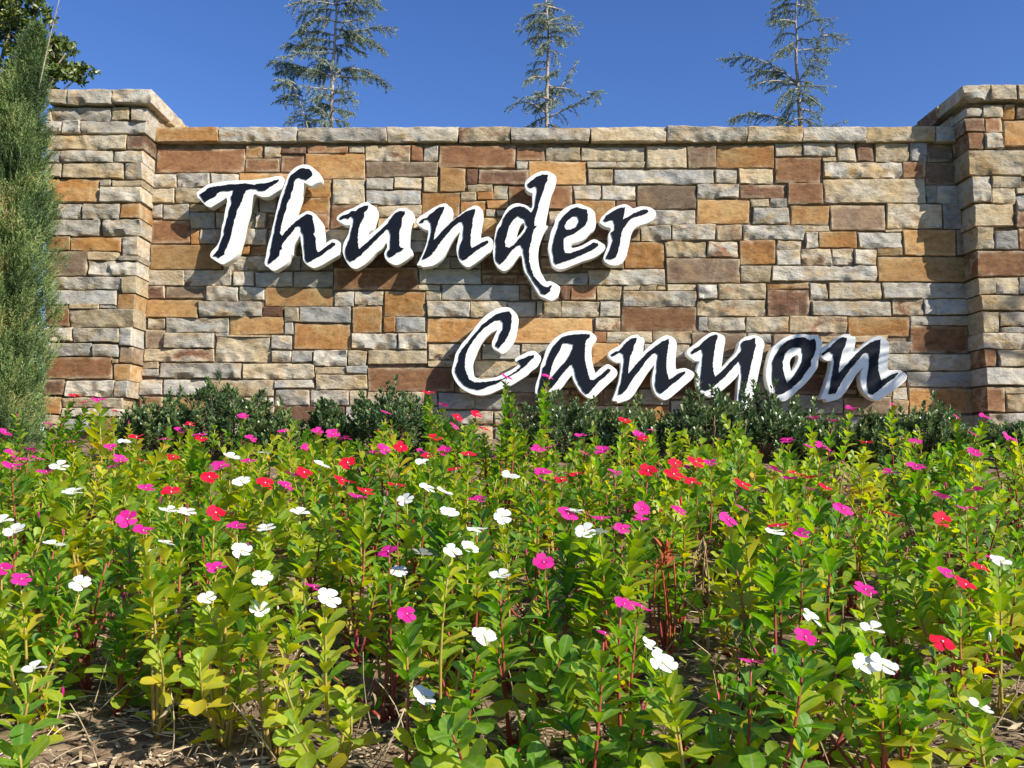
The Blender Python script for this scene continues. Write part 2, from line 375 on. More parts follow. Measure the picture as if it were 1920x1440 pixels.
# stones as seen on the wall: (zoom origin x, y, scale) then left, top, right, bottom, kind
WALL_VIEWS = [
 ((260, 220, 4.8), """155 280 955 500 r|965 260 1120 360 o|1130 262 1275 355 t|1280 262 1510 325 p|1520 258 1885 325 r|1890 258 2038 325 t|945 365 1265 495 r
  1280 335 1490 495 r|1505 330 2030 552 y|130 510 340 630 g|350 505 640 630 g|655 510 895 630 g|905 505 1360 630 y|1370 505 1495 700 r|125 640 325 775 t|332 640 800 775 t
  1500 560 1732 715 o|1745 560 2038 785 t|1440 725 1722 862 o|1440 872 1715 1000 r|1735 795 2150 1000 r|115 785 210 905 g|225 785 455 915 g|465 785 700 850 t
  465 862 690 995 b|700 862 860 995 b|870 870 1045 1000 b|1055 862 1150 1000 g|1160 870 1430 1000 p|810 640 1080 730 k|1090 735 1240 860 b|870 740 1080 860 b|100 922 455 1135 r|465 1010 540 1140 o|550 1005 760 1140 g|770 1010 1150 1150 g|1165 1010 1430 1150 k
  100 1150 750 1365 y|760 1155 930 1240 t|940 1155 1000 1235 o|1005 1155 1300 1240 r|760 1250 1180 1375 g|1190 1250 1460 1375 b|1470 1250 1745 1375 b"""),
 ((260, 500, 4.8), """85 30 400 165 t|410 30 835 170 g|850 50 1035 175 g|1050 50 1390 180 b|1400 50 1745 185 b|1755 12 2512 215 r|1755 -130 2512 0 p
  75 175 232 290 p|245 175 605 285 k|612 180 900 305 g|910 190 1125 300 g|1135 190 1745 355 y|1760 222 1935 360 g|70 300 540 460 y|550 315 1108 450 g|1116 365 1300 447 p|1310 365 1440 495 t|1450 365 1910 505 b
  90 470 235 560 g|245 465 810 590 g|820 455 1300 610 y|1310 510 1393 610 b|1402 515 1910 745 o|55 570 225 730 k|235 600 680 735 g|690 598 805 630 b|812 614 1185 632 t|695 637 1185 865 t|1195 620 1380 740 g
  45 745 680 855 m|1195 755 1370 855 g|1376 755 1570 855 b|1580 755 1875 890 g|1885 755 2050 890 t|35 860 180 910 t|25 920 180 985 g|200 870 925 1005 g|935 870 1580 1010 t|1590 900 1860 960 t|1870 895 2058 960 b|1590 970 2058 1100 t
  10 1015 215 1150 g|225 1015 605 1160 b|620 1020 1210 1165 t|1225 1020 1580 1095 g|1230 1105 1530 1245 g|1545 1115 1890 1250 g|1900 1110 2050 1250 t|1240 1258 1580 1405 p|1590 1265 1850 1405 p|620 1175 1210 1250 g"""),
 ((640, 220, 4.8), """220 255 618 395 m|635 255 725 395 r|740 265 870 395 g|880 260 1565 458 r|1580 270 1825 385 r|1835 275 2150 388 t|220 405 870 535 k|885 450 1115 665 y|1130 462 1225 600 p|1235 468 1680 605 p|1575 400 1680 466 b|1690 400 2208 605 y
  225 550 465 650 g|475 545 725 645 t|740 540 870 670 t|225 660 715 785 b|730 680 1065 890 o|1070 675 1215 745 t|1225 675 1360 745 o|1140 610 1360 668 t|1365 615 1500 745 t|1510 620 1820 785 r
  330 795 720 895 t|330 905 700 1000 t|1075 755 1300 890 o|1310 750 1505 822 y|1305 830 1385 895 t|1270 905 1500 1080 o|610 1015 850 1108 b|610 1116 850 1250 b|860 1020 1260 1120 k|860 1130 1260 1250 b|700 1260 978 1360 b|985 1260 1258 1360 b|1265 1245 1700 1400 p|1515 795 1820 900 b|1515 905 1820 1100 k"""),
 ((640, 500, 4.8), """700 25 1255 155 b|1265 75 1690 155 p|695 165 892 215 t|905 165 1600 300 b|1610 165 1700 300 k|120 225 370 345 g|385 225 750 445 o|755 222 900 300 t|95 352 365 600 o|375 455 485 590 o|495 455 755 595 b|775 315 1155 450 g|1165 315 1488 450 t|1497 320 1740 450 b
  770 460 1290 685 o|1300 460 2265 690 y|0 370 85 505 b|100 605 500 740 g|510 605 760 740 g|780 695 1262 832 m|1272 700 1610 832 b|1620 697 1900 800 g|65 755 770 890 g|780 845 1180 900 t|1190 845 1700 985 t|240 905 1010 1120 r|1020 995 1480 1135 k|1490 995 1900 1130 b
  235 1130 860 1250 t|880 1142 1190 1280 b|1200 1150 1500 1285 b|1510 1140 1900 1240 k"""),
 ((1020, 220, 4.8), """340 270 905 390 t|920 265 1285 455 t|1290 260 1545 455 k|1555 255 2070 455 o|390 400 645 460 t|655 398 905 455 t|400 470 615 600 t|630 465 1525 605 b|1540 475 1735 585 g|1755 460 2065 600 t
  40 620 260 830 r|270 615 515 740 g|525 615 825 745 g|835 615 1370 820 k|1380 600 1755 725 g|1775 610 2170 735 p|280 750 640 960 o|650 755 825 825 p|1375 742 1850 955 y|50 840 270 960 t|650 835 1360 960 g|870 975 1140 1110 g|1155 970 1540 1105 g|1550 970 1775 1105 m|1795 975 2345 1100 g
  -40 975 330 1110 b|340 975 600 1110 p|610 975 860 1110 k|720 1125 1085 1360 o|1095 1120 1460 1260 t|1470 1120 1750 1255 m|1755 1110 2085 1325 o|1100 1272 1755 1494 k|1765 1340 2038 1480 t|-30 1120 330 1250 k|340 1120 710 1250 r|-30 1260 330 1360 k|340 1260 710 1360 k"""),
 ((1020, 500, 4.8), """-170 25 395 165 b|405 25 1090 165 g|150 172 235 303 p|240 172 465 305 r|475 175 690 305 t|710 172 860 210 t|865 170 1015 210 t|1022 170 1090 210 t|1105 155 1370 215 t|1380 160 1560 290 g|1570 160 1995 295 t|705 220 1370 355 g|1380 302 2000 445 t
  0 318 150 450 t|155 315 495 450 t|510 315 690 450 g|700 365 1370 575 r|455 460 680 575 m|455 585 560 680 r|570 585 970 680 t|980 585 1325 690 t|1385 452 1470 575 b|1480 455 1815 580 t|1825 455 2198 592 t
  430 690 670 900 y|680 700 900 830 g|905 700 1310 820 g|1330 595 1815 820 k|680 840 1000 960 k|1010 830 1320 960 k|1325 830 1820 965 b|850 1105 1130 1240 b|540 1105 840 1240 k|1140 1200 1275 1330 b|1280 1200 1700 1330 b|240 1110 530 1240 r|680 970 1130 1095 r|1140 970 1500 1190 p|1510 970 1820 1190 k"""),
 ((1400, 220, 4.8), """258 235 495 355 t|505 230 800 350 g|810 225 980 400 m|990 225 1140 395 p|1160 230 1460 400 t|1470 235 1615 400 b|1625 240 1850 400 k|255 365 665 590 r|680 365 800 398 t|690 405 1400 542 g|1410 405 1605 545 r|1615 408 1900 600 k
  370 595 680 780 r|695 555 1605 775 t|1615 610 1710 775 b|1718 615 1910 780 b|40 735 195 805 t|205 735 365 810 g|55 818 380 960 g|400 795 740 965 y|755 795 1245 1020 k|1260 782 1750 1000 t|1768 785 1930 1000 b|525 972 745 1025 t|1255 1006 1400 1030 t
  535 1035 640 1180 g|650 1035 990 1175 o|1000 1035 1395 1175 b|1412 1010 1880 1245 y|1890 1010 1960 1245 k|270 1115 490 1185 g|275 1192 480 1330 g|490 1190 760 1330 m|770 1188 960 1330 m|970 1190 1165 1330 g|1170 1180 1405 1245 t|225 1340 1172 1475 g|1182 1260 2050 1478 y"""),
 ((1400, 500, 4.8), """190 152 555 200 o|190 210 565 440 p|575 150 725 295 g|735 150 1210 290 t|1225 150 2010 285 g|590 310 1305 445 g|1312 300 1590 440 m|1600 292 1700 430 b|1706 292 2010 430 b|380 450 900 595 m|910 455 1465 625 o|1475 442 1990 528 g|1475 536 2000 775 r
  10 602 225 690 b|235 605 650 720 k|660 602 1270 680 t|1100 640 1470 780 g|1080 790 2030 930 g|1450 945 2030 1085 b|1310 1090 1450 1195 t|1460 1095 2030 1320 o|1300 1202 1452 1330 t|10 700 225 830 k|10 840 220 970 k|10 980 400 1130 b|410 800 800 960 p|410 970 800 1150 p|810 800 1070 960 p|1000 945 1440 1080 r|820 970 990 1090 p|880 1180 1290 1330 k|410 1160 870 1320 b"""),
]
LEFT_VIEWS = [
 ((0, 130, 4.0), """355 295 385 385 t|390 290 830 385 g|840 290 970 385 t|985 290 1100 390 g|352 395 460 470 g|470 392 605 480 g|610 395 1095 485 b|352 500 945 605 t|955 500 1090 605 p|350 615 450 695 b|455 615 845 695 g|855 615 1080 695 g|348 705 460 805 t|470 705 925 820 t|935 705 1070 820 g
  348 825 740 995 o|750 830 830 875 b|840 832 1068 880 t|750 885 1065 995 g|345 1010 610 1120 g|620 1010 900 1120 g|910 1010 1056 1120 o|342 1130 745 1245 g|765 1130 1050 1245 g|340 1255 525 1360 o|535 1260 905 1365 o|915 1260 1040 1395 g"""),
 ((80, 480, 4.8), """20 -40 392 175 k|405 -40 680 35 t|690 0 862 35 g|410 45 852 175 g|20 185 700 300 g|715 190 848 335 t|20 310 660 435 b|670 345 832 480 y|245 440 505 475 t|512 440 655 472 b|15 450 237 635 r|245 485 822 640 t|10 645 270 765 g|275 650 690 770 g|695 650 808 805 b
  10 785 440 900 b|450 795 680 905 b|688 815 800 960 k|8 912 625 1100 r|600 930 672 960 t|637 970 785 1115 y|5 1112 187 1255 p|205 1125 637 1270 g|650 1130 770 1270 g|5 1270 165 1420 o|175 1282 720 1362 t|175 1368 720 1450 g|5 1430 165 1560 t|175 1460 450 1580 b|460 1460 720 1580 r"""),
]
RIGHT_VIEWS = [
 ((1640, 140, 4.114), """700 255 832 315 g|840 240 990 322 t|1000 232 1085 340 o|1092 250 1290 340 p|700 330 850 442 p|857 330 990 442 r|1002 348 1290 545 y|715 450 842 572 r|850 455 990 572 g|728 580 1290 772 t|750 790 892 982 g|900 787 1130 872 t|910 880 1085 995 t|1092 880 1290 922 t|1095 930 1290 1048 b
  772 1002 1080 1167 t|1090 1060 1290 1178 p|785 1177 920 1342 t|930 1205 1105 1345 b|1112 1190 1290 1345 r|928 1180 1105 1198 t|1300 232 1480 420 g|1300 430 1480 600 t|1300 610 1480 780 r|1300 790 1480 900 g|1300 910 1480 1050 y|1300 1060 1480 1200 t|1300 1210 1480 1345 g"""),
 ((1640, 480, 4.114), """795 -35 1290 155 r|805 170 932 290 t|945 167 1105 295 t|1112 170 1290 290 b|815 300 1290 420 t|830 430 960 587 t|968 435 1290 540 g|970 547 1290 590 b|838 597 1290 715 g|848 725 945 855 r|955 725 1290 855 m|850 865 1290 995 g|862 1010 1003 1200 r|1010 1005 1290 1060 t|1014 1067 1290 1197 t|868 1215 1290 1340 g|880 1348 1025 1450 g|1035 1348 1290 1450 t|880 1460 1290 1560 b
  1300 -35 1480 100 g|1300 110 1480 290 o|1300 300 1480 420 g|1300 430 1480 590 t|1300 600 1480 715 r|1300 725 1480 860 g|1300 870 1480 1000 b|1300 1010 1480 1200 t|1300 1210 1480 1340 k|1300 1350 1480 1560 g"""),
]
def parse(views):
    out = []
    for (ox, oy, s), txt in views:
        for item in txt.replace('\n', '|').split('|'):
            q = item.split()
            if len(q) != 5: continue
            x0, y0, x1, y1 = (float(a) for a in q[:4])
            out.append([ox + x0 / s, oy + y0 / s, ox + x1 / s, oy + y1 / s, q[4]])
    return out
def settle(items):
    """trim overlaps between neighbouring outlines"""
    done = []
    for it in items:
        a = list(it); ok = True
        for b in done:
            dx = min(a[2], b[2]) - max(a[0], b[0]); dy = min(a[3], b[3]) - max(a[1], b[1])
            if dx <= 0 or dy <= 0: continue
            if dx < dy:
                if (a[0] + a[2]) < (b[0] + b[2]): a[2] = b[0]
                else: a[0] = b[2]
            else:
                if (a[1] + a[3]) < (b[1] + b[3]): a[3] = b[1]
                else: a[1] = b[3]
            if a[2] - a[0] < 9 or a[3] - a[1] < 6: ok = False; break
        if ok: done.append(a)
    return done
def fill_gaps(items, box, R):
    x0, y0, x1, y1 = box; st = 2
    W = int((x1 - x0) / st); H = int((y1 - y0) / st)
    occ = [bytearray(W) for _ in range(H)]
    def mark(r, grow=2.5):
        for j in range(max(0, int((r[1] - grow - y0) / st)), min(H, int((r[3] + grow - y0) / st) + 1)):
            a = max(0, int((r[0] - grow - x0) / st)); b = min(W, int((r[2] + grow - x0) / st) + 1)
            if b > a: occ[j][a:b] = b'\x01' * (b - a)
    for r in items: mark(r)
    new = []
    for j in range(H):
        i = 0
        while i < W:
            if occ[j][i]: i += 1; continue
            k = i; lim = int(R.uniform(60, 130) / st)
            while k < W and not occ[j][k] and k - i < lim: k += 1
            h = j; hl = int(R.uniform(24, 34) / st)
            while h < H and h - j < hl and not any(occ[h][i:k]): h += 1
            if (k - i) * st >= 9 and (h - j) * st >= 7:
                r = [x0 + i * st, y0 + j * st, x0 + k * st, y0 + h * st, R.choice('ggbbttttkrmo')]
                new.append(r); mark(r)
            else:
                for q in range(j, max(h, j + 1)): occ[q][i:k] = b'\x01' * (k - i)
            i = k
    return new

def place_stone(r, Y, parent, base, R, dp=0.10, name='stone', amp_k=1.0, gap=0.15, mesh_only=False):
    xm, ym = (r[0] + r[2]) / 2, (r[1] + r[3]) / 2
    l = at(r[0] + gap, ym, Y).x; rr = at(r[2] - gap, ym, Y).x
    top = at(xm, r[1] + gap, Y).z; bot = at(xm, r[3] - gap, Y).z
    wd, ht = rr - l, top - bot
    me = stone_mesh(wd, ht, dp, r[4], R.random(), amp_k)
    proud = R.uniform(-0.007, 0.009) + (0.003 if r[4] in 'gbtm' else 0.0)
    loc = Vector(((l + rr) / 2, Y - proud, (top + bot) / 2))
    if mesh_only: return me, loc
    return link(name, me, None, parent, loc - base)

def box_mesh(name, x0, x1, y0, y1, z0, z1, mat):
    v = [(x0, y0, z0), (x1, y0, z0), (x1, y1, z0), (x0, y1, z0), (x0, y0, z1), (x1, y0, z1), (x1, y1, z1), (x0, y1, z1)]
    f = [(0, 3, 2, 1), (4, 5, 6, 7), (0, 1, 5, 4), (1, 2, 6, 5), (2, 3, 7, 6), (3, 0, 4, 7)]
    me = bpy.data.meshes.new(name); me.from_pydata(v, [], f); me.materials.append(mat); return me

Rw = random.Random(21)
WB = Vector((at(1040, 800, D).x, D + 0.2, ground_z(6.0)))
wall = thing('stone_wall', 'long ledgestone sign wall between two pillars carrying the script letters', 'wall', WB)
wall['kind'] = 'thing'
WTOP = at(960, 266, D).z; WBOT = ground_z(6.0) - 0.15
wx0, wx1 = at(262, 500, D).x, at(1850, 500, D).x
link('wall_core', box_mesh('wall_core', wx0 - WB.x, wx1 - WB.x, 0.016 - 0.2, 0.40 - 0.2, WBOT - WB.z, WTOP - WB.z, M_MORTAR), None, wall)
items = settle(parse(WALL_VIEWS))
items = [r for r in items if r[3] > 266]
for r in items: r[1] = max(r[1], 269)
items += fill_gaps(items, (262, 269, 1832, 862), Rw)
def area(r): return (r[2] - r[0]) * (r[3] - r[1]) * (0.25 if r[1] > 755 else 1.0)
items.sort(key=area, reverse=True)
rest_v = []; rest_f = []; rest_m = []
for i, r in enumerate(items):
    if i < 298: place_stone(r, D, wall, WB, Rw)
    else:
        me, loc = place_stone(r, D, wall, WB, Rw, mesh_only=True)
        b = len(rest_v); rest_v += [tuple(Vector(v.co) + loc - WB) for v in me.vertices]
        rest_f += [tuple(b + k for k in p.vertices) for p in me.polygons]
        rest_m += ['gbtoyrpkm'.index(r[4])] * len(me.polygons)
        bpy.data.meshes.remove(me)
if rest_v:
    me = bpy.data.meshes.new('small_stones'); me.from_pydata(rest_v, [], rest_f)
    for k in 'gbtoyrpkm': me.materials.append(SM[k])
    me.polygons.foreach_set('material_index', rest_m); me.polygons.foreach_set('use_smooth', [True] * len(me.polygons))
    try: me.set_sharp_from_angle(angle=math.radians(34))
    except Exception: pass
    link('small_stones', me, None, wall)['kind'] = 'stuff'
# coping
cop = [(292, 409, 'o'), (409, 557, 'g'), (557, 725, 'g'), (725, 859, 'g'), (859, 957, 'm'), (957, 1106, 'g'), (1106, 1249, 't'), (1249, 1402, 'g'), (1402, 1505, 't'), (1505, 1625, 'g'), (1625, 1754, 't'), (1754, 1792, 'b')]
for (a, b, k) in cop:
    o = place_stone([a, 238 + Rw.uniform(-1.0, 1.0), b, 265.5, k], D - 0.036, wall, WB, Rw, 0.50, 'coping_stone', 0.8, 0.7)
    # top of the coping: a slightly uneven slab surface
    me = o.data
    ring_z = max(v.co.z for v in me.vertices); xa = min(v.co.x for v in me.vertices); xb = max(v.co.x for v in me.vertices)

# pillars ------------------------------------------------------------------
def side_block(parent, base, x, y0, y1, z0, z1, code, R, facing):
    """a stone of a pillar's flank: face towards +X (facing=1) or -X (facing=-1)"""
    me = stone_mesh(y1 - y0 - 0.008, z1 - z0 - 0.008, 0.10, code, R.random())
    o = link('stone', me, None, parent, Vector((x, (y0 + y1) / 2, (z0 + z1) / 2)) - base)
    o.rotation_euler = (0, 0, math.radians(90) * facing)
    return o
def pillar(label, views, inner, outer, facing, cap, cap_y, xin):
    Yf = D - PIL
    Rp = random.Random(5 + facing)
    its = settle(parse(views))
    xi_top = at(*inner[0], Yf).x; xi_bot = at(*inner[1], Yf).x
    xo = at(outer, 500, Yf).x
    base = Vector(((xi_bot + xo) / 2, Yf + 0.38, ground_z(6.0)))
    p = thing('stone_pillar', label, 'pillar', base, 'pillars at the ends of the sign wall')
    p['kind'] = 'thing'
    zt = at(960, cap_y[1], Yf).z; zb = ground_z(5.8) - 0.2
    # core, slightly narrower at the top like the pillar itself
    ins = 0.035
    c = []
    for (z, xi) in ((zb, xi_bot), (zt, xi_top)):
        a, b = sorted((xi - facing * ins, xo + facing * ins))
        c += [(a, Yf + 0.03, z), (b, Yf + 0.03, z), (b, Yf + 0.74, z), (a, Yf + 0.74, z)]
    c = [Vector(q) - base for q in c]
    f = [(0, 3, 2, 1), (4, 5, 6, 7), (0, 1, 5, 4), (1, 2, 6, 5), (2, 3, 7, 6), (3, 0, 4, 7)]
    me = bpy.data.meshes.new('pillar_core'); me.from_pydata([tuple(q) for q in c], [], f)
    link('pillar_core', me, M_MORTAR, p)
    for r in its:
        if r[3] - r[1] < 5: continue
        # corner stones run round the edge as far as the wall
        ym = (r[1] + r[3]) / 2
        xc = inner[0][0] + (inner[1][0] - inner[0][0]) * (ym - inner[0][1]) / (inner[1][1] - inner[0][1])
        corner = abs((r[2] if facing > 0 else r[0]) - xc) < 14
        place_stone(r, Yf, p, base, Rp, 0.20 if corner else 0.10)
    # flank above the wall's coping
    rows = [196, 228, 255]
    for (ya, yb) in ((196, 228), (228, 262)):
        z1 = at(960, ya, Yf).z; z0 = at(960, yb, Yf).z
        k = (ya + yb) / 2
        xc = xi_top + (xi_bot - xi_top) * (k - inner[0][1]) / (inner[1][1] - inner[0][1])
        y = Yf + 0.19
        for L in (0.30, 0.26):
            side_block(p, base, xc - facing * 0.004, y, y + L, z0, z1, Rp.choice('gtt' if facing > 0 else 'tpk'), Rp, facing); y += L
    # cap stones: a front row with full corner blocks, then the flank row and a middle slab
    Yc = Yf - 0.042
    zc1 = at(960, cap_y[0], Yc).z; zc0 = at(960, cap_y[1], Yc).z
    for (a, b, k) in cap:
        place_stone([a, cap_y[0], b, cap_y[1], k], Yc, p, base, Rp, 0.34, 'cap_stone', 0.9, 0.6)
    xe = at(xin, 180, Yc).x
    y = Yc + 0.35
    for L, k in ((0.30, 't' if facing > 0 else 'p'), (0.24, 'g' if facing > 0 else 'k')):
        me = stone_mesh(L - 0.006, zc1 - zc0 - 0.006, 0.36, k, Rp.random(), 0.8)
        o = link('cap_stone', me, None, p, Vector((xe - facing * 0.004, y + L / 2, (zc0 + zc1) / 2)) - base)
        o.rotation_euler = (0, 0, math.radians(90) * facing); y += L
    lo, hi = sorted((xe - facing * 0.02, at(outer, 180, Yc).x + facing * 0.02))
    mm = box_mesh('cap_slab', lo - base.x, hi - base.x, Yc + 0.03 - base.y, y - base.y, zc0 + 0.006 - base.z, zc1 - 0.012 - base.z, SM['t'])
    link('cap_slab', mm, None, p)
    return p
pillar('left stone pillar with a pale cap, half behind the tall juniper', LEFT_VIEWS, ((277, 202), (236, 720)), 86, 1,
       [(90, 126, 't'), (126, 210, 'g'), (210, 284, 'g')], (167, 194), 284)
pillar('right stone pillar with shaded inner flank at the photo edge', RIGHT_VIEWS, ((1809, 200), (1849, 730)), 1998, -1,
       [(1805, 1857, 'g'), (1857, 1908, 't'), (1908, 1950, 'g'), (1950, 2002, 't')], (159, 187), 1804)

